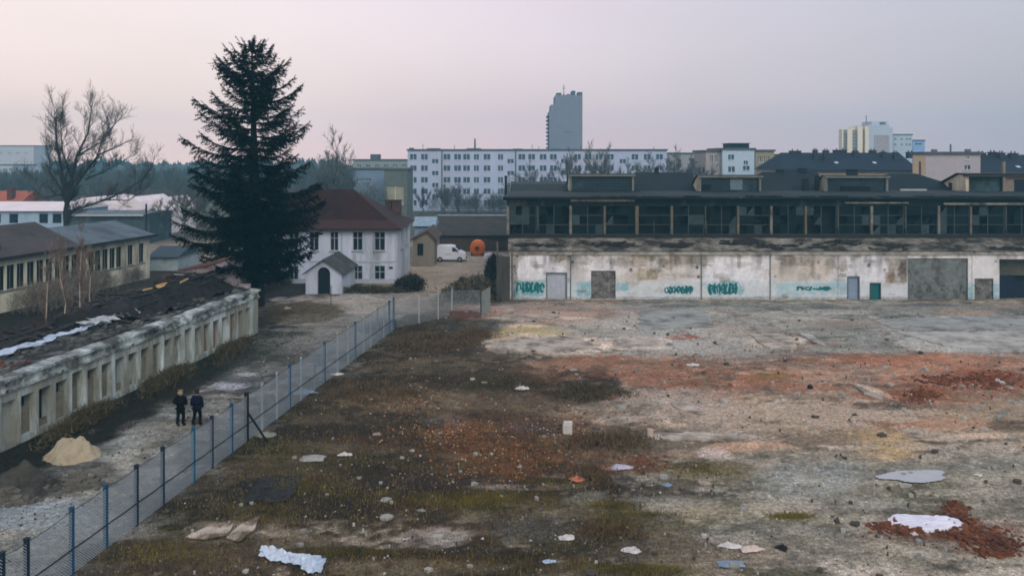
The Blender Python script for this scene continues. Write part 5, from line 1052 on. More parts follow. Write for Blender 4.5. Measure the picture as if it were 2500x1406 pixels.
mb.build('rail', mat('dark sagging rail', (26, 34, 40)), fence); mb3.build('top_wire', mat('dark sagging rail', (26, 34, 40)), fence)
mb = MB(Ff); sp = .065; rw = .010
def wire(p, q):
    d = Vector((q[0] - p[0], 0, q[1] - p[1])); n_ = Vector((-d.z, 0, d.x)).normalized() * rw
    A, Bv = Vector((p[0], .05, p[1])), Vector((q[0], .05, q[1])); mb.face([A - n_, Bv - n_, Bv + n_, A + n_])
s = sa
while s < sb:
    h = fh(s) - .08
    for sg in (1, -1):
        e = s + sg * (h - .06)
        if e < sa: wire((s, .06), (sa, .06 + (s - sa)))
        elif e > sb: wire((s, .06), (sb, .06 + (sb - s)))
        else: wire((s, .06), (e, fh(e) - .08))
    s += sp * 1.41
o = mb.build('wire_mesh', mat('galvanised wire', (150, 164, 174), rough=.5, var=.1), fence)

f2 = thing('wire_fence', 'short thin wire fence running from the long fence to the sheet metal gate', 'fence', (-8.5, 57, 0))
pts2 = [(-8.45, 57.0), (-7.0, 58.6), (-5.7, 60.1), (-4.75, 61.3), (-2.5, 61.45)]
for x, y in pts2[1:-1]: MB().box(x - .035, x + .035, y - .035, y + .035, 0, 2.2).build('post', pc_['w'], f2)
mb = MB()
for (xa, ya), (xb, yb) in zip(pts2, pts2[1:]):
    d = Vector((xb - xa, yb - ya, 0)); L_ = d.length; d.normalize(); F2 = lambda s, z: Vector((xa + d.x * s, ya + d.y * s, z))
    s = -2.0
    while s < L_:
        for sg in (1, -1):
            p_ = [(s + t, .06 + t if sg > 0 else 2.06 - t) for t in (max(0, -s), min(2.0, L_ - s))]
            if p_[1][0] <= p_[0][0]: continue
            w_ = Vector((0, 0, .005)); A, Bq = F2(*p_[0]), F2(*p_[1]); mb.face([A - w_, Bq - w_, Bq + w_, A + w_])
        s += .1
mb.build('wire_mesh', MATS['galvanised wire'], f2)
# ------------------------------------------------------------------ trees
def limb_tree(name, label, cat, loc, skeleton, m_trunk, m_twig, seed, twig_len, levels=3, group=None, twr=.012, dens=1.0, up=.25):
    """skeleton: list of (points, r0, r1) in local metres; finer branches grow from each limb"""
    r = random.Random(seed); t = thing(name, label, cat, loc, group); L = Vector(loc)
    tk = MB(lambda a: a + L); tw = MB(lambda a: a + L)
    def grow(p, d, ln, rad, lv):
        pts = [p]; rr_ = [rad]; n = 3 if lv > 0 else 2
        for k in range(n):
            d = (d + Vector((r.uniform(-.22, .22), r.uniform(-.22, .22), r.uniform(-.12, .22) + up * .25))).normalized(); pts.append(pts[-1] + d * ln / n); rr_.append(max(twr * .7, rad * (1 - .6 * (k + 1) / n)))
        (tk if rad > .05 else tw).tube(pts, rr_, 5 if rad > .05 else 3, False)
        if lv <= 0: return
        nc = int((4 if lv > 1 else 5) * dens + r.random())
        for k in range(nc):
            i = r.choice(range(1, n + 1)); ax_ = pts[min(i, n)] - pts[i - 1]; dd = ax_.normalized(); side = Vector((r.gauss(0, 1), r.gauss(0, 1), r.gauss(0, 1))); side = (side - dd * side.dot(dd)).normalized()
            nd = (dd * r.uniform(.55, 1) + side * r.uniform(.4, .9) + Vector((0, 0, up))).normalized(); q = pts[i - 1].lerp(pts[i], r.uniform(.2, 1)); grow(q, nd, ln * r.uniform(.5, .75), max(twr, rr_[i] * r.uniform(.45, .7)), lv - 1)
    for pts, r0, r1 in skeleton:
        pts = [Vector(p) for p in pts]; n = len(pts); rad = [r0 + (r1 - r0) * k / (n - 1) for k in range(n)]
        tk.tube(pts, rad, 7, True); 
        for k in range(1, n):
            if pts[k].z < .25 * max(p.z for p in pts) and k < n - 1: continue
            sg = pts[k] - pts[k - 1]; m_ = max(1, int(sg.length / twig_len * 2.2 * dens))
            for j in range(m_):
                dd = sg.normalized(); side = Vector((r.gauss(0, 1), r.gauss(0, 1), r.gauss(0, .7))); side = (side - dd * side.dot(dd)).normalized()
                grow(pts[k - 1].lerp(pts[k], (j + r.random()) / m_), (dd * .75 + side * .75 + Vector((0, 0, up))).normalized(), twig_len * r.uniform(.6, 1.2) * (.6 + .4 * k / n), max(twr, rad[k] * .5), levels - 1)
        grow(pts[-1], (pts[-1] - pts[-2]).normalized(), twig_len, r1, levels - 1)
    tk.build('trunk', m_trunk, t); 
    if tw.f: tw.build('crown', m_twig, t)
    return t
M_bark = mat('dark wet bark', (34, 38, 38), var=.4, scale=4); M_twig = mat('dark twigs', (54, 54, 50), var=.3)
YB_ = 92.0; bx0 = Xat(164, YB_)
def q(u, v, dy=0): return ((u - 164) * .95 / FPX * YB_, dy, Zat(v + max(0, 500 - v) * .13, YB_))
limb_tree('bare_tree', 'big spreading leafless tree behind the cream building at the left', 'tree', (bx0, YB_, 0),
 [([(0, 0, 0), (0, 0, 3), q(160, 520), q(164, 495)], .38, .28), ([q(164, 495), q(152, 430), q(148, 385), q(130, 320, .5), q(122, 280, 1)], 0.216, .06), ([q(152, 430), q(150, 330, -1), q(152, 255, -1.5)], 0.115, .05),
  ([q(164, 495), q(176, 430), q(188, 365), q(205, 300, 1), q(214, 235, 1)], 0.216, .06), ([q(188, 365), q(225, 325, 2), q(260, 270, 2.5)], 0.115, .05), ([q(164, 500), q(195, 450, -1), q(232, 395, -1), q(268, 360, -2), q(310, 340, -2)], 0.202, .06), ([q(232, 395), q(262, 330, -1), q(290, 290, -1)], 0.101, .05),
  ([q(160, 520), q(200, 505, 1), q(250, 485, 2), q(290, 462, 2), q(322, 435, 3), q(345, 405, 3)], 0.144, .05), ([q(250, 485), q(290, 492, 3), q(320, 470, 3)], 0.072, .04), ([q(162, 500), q(135, 455, 1), q(108, 410, 1), q(92, 370, 2)], 0.144, .05), ([q(150, 470), q(128, 480, -2), q(100, 450, -2)], 0.086, .04), ([q(176, 430), q(176, 350, -2), q(185, 270, -3)], 0.101, .05), ([q(210, 430), q(262, 400, 1), q(300, 375, 1)], 0.101, .04)],
 M_bark, M_twig, 11, 2.3, 3, twr=.015, dens=1.6)
# the fir
def fir_tree():
    r = random.Random(5); Y = 58.6; bxx = Xat(632, Y); t = thing('fir_tree', 'tall dark fir with ragged tiers of drooping branches in front of the villa', 'tree', (bxx, Y, 0)); L = Vector((bxx, Y, 0))
    Ht = 21.1; lean = (Xat(615, Y) - bxx)
    ax_ = lambda z: Vector((lean * (z / Ht) ** .8, 0, z))
    tk = MB(lambda a: a + L); tk.tube([ax_(z) for z in np.linspace(-.05, Ht, 16)], [.50 * (1 - z / Ht) ** .8 + .03 + (.22 if z < .3 else 0) for z in np.linspace(0, Ht, 16)], 10)
    prof_ = [(3.4, 2.2), (4.6, 3.9), (5.9, 4.8), (7.4, 5.1), (9, 4.9), (12, 4.6), (15.1, 3.9), (18.2, 3.0), (19.8, 1.7), (20.8, .6), (22, .2)]
    def prf(z):
        for (a, ra), (b, rb) in zip(prof_, prof_[1:]):
            if a <= z <= b: return ra + (rb - ra) * (z - a) / (b - a)
        return .3
    cr = MB(lambda a: a + L)
    def spray(p, d, ln, droop):
        """flat feathery twig: needle blades on both sides of a short axis"""
        d = d.normalized(); sd_ = d.cross(Vector((0, 0, 1)))
        if sd_.length < .1: sd_ = Vector((1, 0, 0))
        sd_.normalize(); n = max(3, int(ln / .11)); up_ = Vector((0, 0, 1))
        for k in range(n):
            f = (k + .5) / n; c = p + d * ln * f - up_ * droop * f * f * ln
            w = (.25 - .14 * f) * r.uniform(.8, 1.4)
            for s_ in (-1, 1):
                tip = c + sd_ * s_ * w + d * .15 + up_ * r.uniform(-.10, .03); cr.face([c - d * .05, c + d * .06, tip])
            if r.random() < .6: cr.face([c - d * .06, c + d * .06, c + up_ * r.uniform(-.22, -.08) + sd_ * r.uniform(-.06, .06) + d * .06])
    z = 4.1; tier = 0
    while z < 20.7:
        nb_ = r.choice((5, 5, 6)) if 11 < z < 18 else 6
        off = r.uniform(0, 6.28); skip = r.random() < .12 and 6 < z < 18
        for k in range(nb_):
            if skip and r.random() < .5: continue
            a = off + 6.2832 * k / nb_ + r.uniform(-.35, .35); ln = prf(z) * r.choice((r.uniform(.5, .8), r.uniform(.8, 1.0), r.uniform(.92, 1.14))); 
            if z < 4.6 and math.cos(a) < .1: continue
            if r.random() < (.10 if z < 10 else .18): continue
            if z < 4.2: ln = prf(z) * r.uniform(.5, 1)
            d0 = Vector((math.cos(a), math.sin(a), 0)); el = -.28 + 1.0 * ((z - 3) / 19) ** 1.15 + r.uniform(-.12, .12); n = 8
            pts = []
            for j in range(n + 1):
                f = j / n; sag = -.10 * ln * math.sin(f * 2.6) + .13 * ln * f ** 3
                pts.append(ax_(z) + d0 * ln * f + Vector((0, 0, el * ln * f * .75 + sag)))
            tk.tube(pts, [max(.012, (.05 + ln * .007) * (1 - j / n)) for j in range(n + 1)], 4, False)
            cnt = int(ln * 9.5)
            for j in range(cnt):
                f = .16 + .84 * (j + r.random()) / cnt; i = min(n - 1, int(f * n)); p = pts[i].lerp(pts[i + 1], f * n - i); dd = (pts[i + 1] - pts[i]).normalized()
                s_ = 1 if j % 2 else -1; sdv = dd.cross(Vector((0, 0, 1))).normalized() * s_
                sl = (.35 + .55 * math.sin(min(1, (1.08 - f)) * 2.2)) * min(1.25, .4 + ln * .2) * r.uniform(.7, 1.25)
                dv = (dd * r.uniform(.5, .9) + sdv * r.uniform(.5, 1.0) + Vector((0, 0, r.uniform(-.35, .15)))); spray(p, dv, sl, r.uniform(.1, .5))
                if r.random() < .55: spray(p, dd * .6 + Vector((r.uniform(-.3, .3), r.uniform(-.3, .3), -.55)), sl * .6, .3)
            spray(pts[-2], pts[-1] - pts[-2] + Vector((0, 0, .05)), .8, .0); spray(pts[-1], pts[-1] - pts[-2] + Vector((0, 0, .2)), .4, 0)
        z += r.uniform(.38, .62) if z > 11 else r.uniform(.32, .48); tier += 1
    for k in range(14): a = r.uniform(0, 6.28); spray(ax_(20.2 + k * .07), Vector((math.cos(a) * .5, math.sin(a) * .5, .9)), .5, 0)
    tk.build('trunk', mat('fir bark', (18, 17, 16), var=.4, scale=5, bump=.5), t); cr.build('crown', mat('fir needles', (7, 19, 18), var=.6, scale=1.5, rgb2=(15, 27, 21), mix2=.4, rough=.8, spec=.1), t)
fir_tree()
# birch saplings by the ruin
M_birch = mat('pale birch bark', (170, 160, 150), var=.3, scale=6); M_btwig = mat('brown birch twigs', (106, 94, 86), var=.3)
def sap(seed, h): 
    r = random.Random(seed); return [([(0, 0, 0), (r.uniform(-.15, .15), r.uniform(-.1, .1), h * .4), (r.uniform(-.2, .2), 0, h * .7), (r.uniform(-.35, .35), 0, h)], .055, .018)]
for i, (u, v, vt, lb) in enumerate(((154, 812, 615, 'slim pale birch sapling, the leftmost of those behind the ruin roof'), (197, 802, 588, 'tallest brown birch sapling with a dense twig crown behind the ruin'), (222, 778, 625, 'thin leaning birch sapling just right of the tallest one'), (112, 790, 650, 'short bushy birch sapling nearest the cream wall at the left'))):
    g = G(u, v); h = Zat(vt, g.y); limb_tree('birch_sapling', lb, 'tree', (g.x, g.y, 0), sap(i + 2, h * .92), M_birch, M_btwig, 30 + i, 1.25, 3, 'birch saplings behind the ruin', .012, 1.5, .45)
# background bare trees: a few built, the rest copied
M_ftwig = mat('haze paled twigs', (84, 86, 84), var=.3); M_fbark = mat('haze paled bark', (70, 72, 70), var=.3)  # twig and bark colours lightened as painted haze
def proto(seed, h, spread, label, group, **k):
    r = random.Random(seed); sk = [([(0, 0, 0), (.1, 0, h * .25), (-.1, .1, h * .55), (.05, 0, h * .95)], h * .012, .03)]
    for j in range(6):
        a = j * 1.05 + r.uniform(-.3, .3); z0 = h * r.uniform(.18, .5); l_ = spread * r.uniform(.6, 1); sk.append(([(0, 0, z0), (math.cos(a) * l_ * .5, math.sin(a) * l_ * .5, z0 + h * .18), (math.cos(a) * l_, math.sin(a) * l_, z0 + h * r.uniform(.3, .42))], h * .0065, .03))
    return limb_tree('bare_tree', label, 'tree', (0, 0, 0), sk, M_fbark, M_ftwig, seed, h * .17, 3, group, .032, 1.25, .35)
GA = 'bare trees in front of the apartment block'; GW = 'bare trees of the wood at the left'
pr_ = [proto(51, 12, 3.6, 'rounded bare tree standing before the apartment block', GA), proto(52, 13, 1.7, 'tall narrow bare poplar', GA), proto(53, 9, 3.4, 'low bushy bare tree', GA)]
used = set()
def place(k, u, Y, h, rz, label, group):
    src = pr_[k]; o = src if k not in used else copy_tree(src); used.add(k)
    o.location = (Xat(u, Y), Y, 0); o.rotation_euler = (0, 0, rz); b = (12, 13, 9)[k]; o.scale = (h / b,) * 3; o['label'] = label; o['group'] = group
def hgt(vt, Y): return Zat(vt, Y)
ap = [(1, 820, 150, 343, 'tall thin bare poplar rising above the villa roof'), (0, 797, 152, 392, 'bare tree close left of the tall poplar above the villa'), (1, 850, 158, 392, 'slender bare tree right of the tall poplar by the blue workshop'),
 (2, 1085, 172, 455, 'low bare tree before the downpipe of the white apartment block'), (0, 1118, 172, 450, 'second low bare tree before the left end of the apartment block'), (2, 1162, 175, 470, 'small bare tree low before the apartment block middle'), (2, 1032, 170, 462, 'low bare tree at the left corner of the apartment block'),
 (0, 1292, 165, 410, 'bare tree before the apartment block just left of the hall lantern'), (2, 1340, 160, 432, 'bushy bare tree peeping over the low hall roof'), (0, 1392, 150, 385, 'wide bare tree rising above the first lantern'), (0, 1440, 148, 372, 'tall greyish bare tree above the first lantern frame'), (1, 1475, 150, 378, 'narrow bare tree right of the tall greyish one'), (0, 1532, 160, 405, 'bare tree rising behind the gap after the first lantern'), (0, 1588, 156, 392, 'bare tree left of the greenish tree behind the hall'), (0, 1652, 158, 380, 'broad bare tree before the low grey terrace'), (2, 1690, 150, 396, 'low bare tree left of the second lantern'), (2, 1205, 176, 478, 'small bare bush tree right before the dark barn'), (1, 1240, 168, 440, 'narrow bare tree rising at the corner of the hall')]
for i, (k, u, Y, vt, lb) in enumerate(ap): place(k, u, Y, hgt(vt, Y) * .97, i * 1.3, lb, GA)
rw_ = random.Random(9); n = 0
LBW = 'leafless tree in the hazy wood beyond the sheds'
for Y, cnt, vlo, vhi in ((118, 13, 470, 500), (140, 18, 440, 470), (170, 22, 415, 445), (215, 24, 395, 425)):
    for j in range(cnt):
        u = -90 + (820 + 90) * (j + rw_.random()) / cnt
        if Y < 130 and u < 370: continue
        if Y < 160 and u < 60: continue
        vt = rw_.uniform(vlo, vhi); o = copy_tree(pr_[rw_.choice((0, 0, 2))]); h = hgt(vt, Y); b = 12 if True else 1
        o.location = (Xat(u, Y), Y, 0); o.rotation_euler = (0, 0, rw_.uniform(0, 6)); s_ = h / 11.5; o.scale = (s_ * rw_.uniform(.9, 1.3),) * 2 + (s_,); o['label'] = LBW; o['group'] = GW
# far wood on the hills
mb = MB(); r = random.Random(3)
for k in range(2600):
    x = r.uniform(-420, 330); y = r.choice((r.uniform(230, 300), r.uniform(300, 400), r.uniform(395, 440)))
    u = 1250 + x / y * FPX
    if y < 300 and u > 900: continue
    z0 = 0 if y < 395 else (y - 395) / 45 * 6; h = r.uniform(4, 8.5) if y > 300 else r.uniform(5, 10)
    if u > 990 and h > 9: h *= .8
    Rr = h * r.uniform(.35, .6)
    for j in range(16):
        dx = r.uniform(-1, 1); dy = r.uniform(-.5, .5); top = h * (.45 + .55 * math.sqrt(max(0, 1 - dx * dx))) * r.uniform(.75, 1.02); w = r.uniform(.25, .7); bx_, by_ = x + dx * Rr, y + dy * Rr
        mb.face([(x + dx * Rr * .5 - w, by_, z0 - 1), (x + dx * Rr * .5 + w, by_, z0 - 1), (bx_ + w * 1.1, by_, z0 + top * .72), (bx_ + r.uniform(-.2, .2), by_, z0 + top), (bx_ - w * 1.1, by_, z0 + top * .7)])
o = mb.build('far_woods', mat('far wood', (58, 68, 68), var=.4, scale=.1)); o['kind'] = 'stuff'

# ------------------------------------------------------------------ shrubs
def shrub(name, label, cat, c, rx, ry_, rz, m, seed, nblade=900, group=None, stick=.5, w=.035):
    r = random.Random(seed); mb = MB(); cx_, cy_ = c[0], c[1]; subs = [(.72 * math.sqrt(r.random()) * math.cos(6.2832 * j / 11), .72 * math.sqrt(r.random()) * math.sin(6.2832 * j / 11), r.uniform(.7, 1.7)) for j in range(11)]
    for k in range(nblade):
        a = r.uniform(0, 6.2832); sc_ = subs[k % len(subs)]; qx = sc_[0] + r.gauss(0, .16) * sc_[2]; qy = sc_[1] + r.gauss(0, .16) * sc_[2]; rad = min(1, math.hypot(qx, qy)); el = r.random(); p = Vector((cx_ + rx * qx, cy_ + ry_ * qy, 0))
        top = rz * math.sqrt(max(.02, 1 - rad ** 2 * .9)) * (.75 + .5 * float(vnoise(p.x * 1.7, p.y * 1.7, seed))); z = top * el ** .6
        d = Vector((r.gauss(0, .5), r.gauss(0, .5), r.uniform(.15, 1))).normalized() * stick * r.uniform(.4, 1); s_ = Vector((r.gauss(0, 1), r.gauss(0, 1), r.gauss(0, .4))).normalized() * w * r.uniform(.5, 1.6)
        b = Vector((p.x, p.y, z - .12)); mb.face([b - s_, b + s_, b + d])
    return tag(mb.build(name, m, org=(cx_, cy_, 0)), label, cat, group)
M_sh = mat('dark evergreen shrub', (72, 66, 46), var=.5, scale=3); M_shb = mat('brown bramble', (90, 76, 56), var=.5, scale=3); M_shg = mat('olive weeds', (66, 62, 40), var=.5, scale=3)
g = G(1002, 713); shrub('round_shrub', 'dark rounded shrub mound at the right corner of the villa', 'shrub', (g.x, g.y + .6), 1.9, 1.2, 1.5, mat('dark brown shrub', (40, 36, 30), var=.4, scale=3), 1, 2600, w=.05)
g = G(905, 715); shrub('low_hedge', 'low dark ragged hedge at the foot of the villa front', 'hedge', (g.x, g.y), 3.4, .6, .7, M_sh, 2, 2200)
g = G(1148, 735); shrub('overgrown_bank', 'overgrown green brown bank beside the track before the timber screen', 'bank', (g.x + .3, g.y + 1.6), 3.1, 2.8, 1.8, mat('overgrown bank', (78, 74, 58), var=.45, scale=1.2, rgb2=(56, 50, 40), mix2=.5), 3, 5200, w=.06)
g = G(1205, 690); shrub('bramble', 'tall dark bramble thicket against the end of the hall', 'bramble', (g.x, g.y), .9, 1.4, 2.8, mat('dark thicket', (44, 40, 32), var=.5), 4, 2600, w=.05)
M_bush = mat('pale dead twigs', (112, 106, 96), var=.4, scale=2)
for i, (u, v, h_, lb) in enumerate(((75, 765, 2.4, 'pale leafless bush against the cream wall at the left edge'), (125, 752, 2.0, 'low pale leafless bush between two birches by the cream wall'), (180, 735, 2.6, 'dense pale leafless bush behind the tallest birch'), (245, 715, 2.0, 'small leafless bush near the middle of the cream wall'), (310, 690, 1.6, 'dark edged leafless bush near the far end of the cream wall'))):
    g = G(u, v); shrub('bare_bush', lb, 'bush', (g.x, g.y), 2.0, 1.4, h_, M_bush, 70 + i, 1500, 'leafless bushes along the cream building', stick=1.1, w=.016)
for i, (u, h_, rx_, lb) in enumerate(((1092, 5.5, 4.5, 'tall grey brown thicket before the downpipe of the apartment block'), (1150, 3.6, 4.0, 'lower grey brown thicket before the apartment block middle'), (1212, 4.2, 3.4, 'grey brown thicket before the apartment block beside the hall'), (900, 7.5, 4.5, 'tall bare thicket before the pale blue workshop'))):
    shrub('bare_thicket', lb, 'thicket', (Xat(u, 140 if u < 1000 else 172), 140 if u < 1000 else 172), rx_, 2.0, h_, mat('hazy twigs', (86, 88, 84), var=.4, scale=1), 90 + i, 1500, 'bare thickets before the far buildings', stick=2.4, w=.035)
GB = 'bramble clumps in the yard'
for i, (u, v, rx_, h_, m_, lb) in enumerate(((1430, 965, 2.2, .55, M_sh, 'dark bramble clump in the middle of the yard behind the others'), (1488, 1085, 2.4, .6, M_shb, 'wide brown bramble clump right of the white block in the yard'), (1060, 838, 3.2, .8, M_shb, 'long dark brown weed thicket at the far end of the fence'), (1160, 820, 1.7, .7, M_shb, 'small brown weed thicket left of the pale yellowish patch'), (1240, 940, 2.2, .3, M_sh, 'low flat dark weed clump beside the small white box'), (1505, 1300, 1.3, .3, M_shb, 'low brown weed clump in the front of the yard'), (920, 960, 2.6, .4, M_shb, 'reddish brown weed clump close to the fence'), (1440, 1160, 1.2, .5, M_shb, 'upright dry weed clump between brick rubble and litter'))):
    g = G(u, v); shrub('bramble', lb, 'bramble', (g.x, g.y), rx_ * 1.15, rx_ * .85, h_ * .7, m_, 20 + i, int(1100 * rx_), GB, stick=.32, w=.022)
for i, (Yv, off, lb) in enumerate(((36.5, 1.0, 'dark weeds growing along the near foot of the ruin wall'), (43, .9, 'dark weeds growing along the middle foot of the ruin wall'), (50.5, .9, 'dark weeds growing along the far foot of the ruin wall'))):
    shrub('weed_strip', lb, 'weeds', (ruin_x(Yv) + off, Yv), .9, 3.6, .55, M_sh, 40 + i, 3000, 'weeds along the ruin', w=.03)
def scrub(name, m, pts, h, w, n, seed):
    r = random.Random(seed); mb = MB()
    for k in range(n):
        x, y, hh = pts(r); a = r.uniform(0, 6.28)
        s_ = Vector((math.cos(a), math.sin(a), 0)) * w * r.uniform(.5, 1.5); b = Vector((x, y, gz(x, y) - .03)); mb.face([b - s_, b + s_, b + Vector((r.gauss(0, .3) * hh * h, r.gauss(0, .3) * hh * h, hh * h))])
    o = mb.build(name, m); o['kind'] = 'stuff'; return o
def pt_back(r):
    Y = r.uniform(36, 82); x = ruin_x(Y) - r.uniform(7, 16); return x, Y, r.uniform(.3, 1.2)
scrub('undergrowth', mat('dead undergrowth', (66, 54, 44), var=.7, scale=1.2, rgb2=(30, 26, 22), mix2=.6), pt_back, 1.3, .045, 16000, 1)
def pt_weed(r):
    for _ in range(40):
        y = 21 + 38 * r.random() ** 1.6; x = fence_x(y) + r.uniform(-.4, 14 + (6 if y < 30 else 0)); c = gcol(x, y)
        if c[0] < .19 and r.random() < 1.3 - c[0] * 6: return x, y, r.uniform(.3, 1.2)
    return x, y, .2
scrub('dry_grass', mat('dry grass blades', (124, 110, 62), var=.5, scale=1.2, rgb2=(54, 50, 28), mix2=.6), pt_weed, .19, .012, 30000, 2)
scrub('brown_weeds', mat('brown weed stalks', (66, 50, 38), var=.5, scale=1.5, rgb2=(40, 34, 24), mix2=.5), pt_weed, .22, .012, 12000, 3)
def pt_tuft(r):
    u, v, ru, rv = r.choice([(1500, 1236, 70, 14), (1500, 1292, 66, 18), (1540, 1258, 120, 12), (1000, 1225, 300, 26), (1180, 1222, 180, 24), (1180, 1222, 180, 24), (1260, 1380, 280, 26), (850, 1355, 180, 14), (1930, 1260, 50, 7), (700, 1110, 120, 40), (1720, 1150, 110, 18), (1560, 1395, 140, 12), (420, 1350, 150, 40), (760, 1190, 140, 30), (1330, 1190, 120, 20), (640, 1250, 160, 30)])
    g = G(u + ru * r.gauss(0, .5), v + rv * r.gauss(0, .5)); return g.x, g.y, r.uniform(.3, 1.2)
scrub('weed_tufts', mat('olive weed tufts', (116, 108, 50), var=.5, scale=.7, rgb2=(54, 48, 26), mix2=.6), pt_tuft, .15, .012, 26000, 9)
def pt_verge(r):
    Y = r.uniform(28, 56); return ruin_x(Y) + r.uniform(.1, 3.6), Y, r.uniform(.3, 1.1)
scrub('verge_grass', mat('dark verge grass', (36, 38, 24), var=.5, scale=1.5), pt_verge, .2, .015, 9000, 4)
def pt_lawn(r):
    a = r.uniform(0, 6.28); q_ = math.sqrt(r.random()); g = G(740 + 100 * q_ * math.cos(a), 764 + 24 * q_ * math.sin(a)); return g.x, g.y, r.uniform(.4, 1)
scrub('lawn_grass', mat('winter lawn', (82, 74, 50), var=.4, scale=1.5), pt_lawn, .14, .02, 5000, 6)

# ------------------------------------------------------------------ rubble and litter
def stones(name, m, pts, n, smin, smax, seed, sq=.6):
    r = random.Random(seed); mb = MB()
    for k in range(n):
        x, y = pts(r); s_ = smin + (smax - smin) * r.random() ** 3; a = r.uniform(0, 3.14); ca, sa_ = math.cos(a) * s_, math.sin(a) * s_; z = gz(x, y) - s_ * .15; e_ = r.uniform(.5, 1); h_ = s_ * sq * r.uniform(.5, 1.2)
        A = [mb.p((x + ca * px - sa_ * py * e_, y + sa_ * px + ca * py * e_, z)) for px, py in ((-1, -1), (1, -1), (1, 1), (-1, 1))]; k_ = r.uniform(.5, .95); B3 = [mb.p((x + (ca * px - sa_ * py * e_) * k_, y + (sa_ * px + ca * py * e_) * k_, z + h_ * 2 * r.uniform(.6, 1.1))) for px, py in ((-1, -1), (1, -1), (1, 1), (-1, 1))]
        for qd in ((A[0], A[1], B3[1], B3[0]), (A[1], A[2], B3[2], B3[1]), (A[2], A[3], B3[3], B3[2]), (A[3], A[0], B3[0], B3[3]), tuple(B3)): mb.f.append(list(qd)); mb.mi.append(0)
    o = mb.build(name, m); o['kind'] = 'stuff'; return o
def pt_yard(r):
    y = 20 + 46 * r.random() ** 1.5; return fence_x(y) + r.uniform(.3, 46 * (y / 60) + 10), y
def pe(lst):
    def f(r):
        u, v, ru, rv = r.choice(lst); a = r.uniform(0, 6.28); k = r.gauss(0, .5); g = G(u + ru * k * math.cos(a), v + rv * r.gauss(0, .5)); return g.x, g.y
    return f
def pebbles(name, pts, n, smin, smax, seed, pal):
    r = random.Random(seed); vs = []; fs = []; cs = []
    for k in range(n):
        x, y = pts(r); s_ = smin + (smax - smin) * r.random() ** 4; a = r.uniform(0, 3.14); ca, sa_ = math.cos(a) * s_, math.sin(a) * s_; z = gz(x, y) - s_ * .2; e_ = r.uniform(.45, 1); o_ = len(vs); k_ = r.uniform(.4, .9); h_ = s_ * r.uniform(.6, 1.3)
        for kk, zz_ in ((1, z), (k_, z + h_)):
            for px, py in ((-1, -1), (1, -.8), (.9, 1), (-1, .8)): vs.append((x + (ca * px - sa_ * py * e_) * kk, y + (sa_ * px + ca * py * e_) * kk, zz_ + (r.uniform(-.2, .2) * s_ if kk < 1 else 0)))
        for q_ in ((0, 1, 5, 4), (1, 2, 6, 5), (2, 3, 7, 6), (3, 0, 4, 7), (4, 5, 6, 7)): fs.append([o_ + i for i in q_])
        c = lin(r.choice(pal)); g_ = r.uniform(.6, 1.3); cs += [(c[0] * g_, c[1] * g_, c[2] * g_, 0)] * 8
    me = bpy.data.meshes.new(name); me.from_pydata(vs, [], fs); me.materials.append(mat('mixed stone', (0, 0, 0), attr=True, var=.3, scale=20)); o = bpy.data.objects.new(name, me); C.objects.link(o); o['kind'] = 'stuff'; colored(o, cs)
PALW = [(120, 112, 98), (92, 84, 70), (116, 110, 98), (70, 60, 48), (50, 42, 34), (108, 84, 64), (58, 52, 38), (128, 120, 104)]
def pt_wz(r):
    y = 20.5 + 34 * r.random() ** 1.3; return fence_x(y) + .5 + (3 + 15 * y / 30) * r.random(), y
pebbles('stone_rubble', pt_wz, 8000, .008, .042, 1, PALW)
pebbles('stone_rubble', pt_yard, 7000, .008, .05, 2, [(112, 110, 102), (84, 82, 76), (140, 136, 126), (60, 58, 54), (128, 112, 96), (176, 172, 166), (44, 42, 40)])
pebbles('stone_rubble', pe([(1220, 1110, 260, 60), (1100, 1060, 200, 40), (1000, 980, 200, 40), (1400, 1050, 200, 60)]), 6000, .012, .06, 3, [(150, 104, 70), (112, 70, 44), (84, 54, 36), (170, 140, 110), (60, 42, 30), (130, 96, 60)])
pebbles('stone_rubble', lambda r: (lambda y: (fence_x(y) - 5.4 * r.random() - .2, y))(20.5 + 34 * r.random()), 3000, .012, .06, 4, [(112, 112, 104), (140, 138, 130), (70, 70, 64), (50, 50, 46)])
stones('white_chips', mat('plaster chips', (158, 154, 148), var=.2), pe([(1290, 1190, 140, 12), (1600, 1150, 140, 30), (1730, 1105, 70, 16), (1800, 1340, 120, 30), (560, 1300, 120, 24), (1380, 1300, 160, 60), (2000, 1150, 400, 40), (1100, 1170, 250, 30), (1950, 1230, 500, 90), (1500, 1000, 400, 60), (900, 1310, 300, 60)]), 300, .012, .06, 3)
stones('brick_rubble', mat('crumbled brick', (104, 62, 38), var=.6, scale=2, rgb2=(60, 38, 26), mix2=.5), pe([(2200, 1290, 90, 16), (2350, 1300, 130, 26), (2430, 1325, 100, 22), (2330, 1255, 40, 24), (2400, 925, 110, 20), (2430, 935, 90, 24), (2250, 965, 60, 14), (2300, 930, 90, 14), (2440, 1350, 60, 10)]), 2600, .03, .11, 4)
stones('brick_rubble', mat('scattered brick', (110, 72, 46), var=.6, scale=2, rgb2=(70, 50, 36), mix2=.5), pe([(1260, 1120, 230, 50), (1160, 1060, 160, 40), (1240, 1150, 180, 30), (1560, 1130, 100, 24)]), 2600, .015, .07, 5)
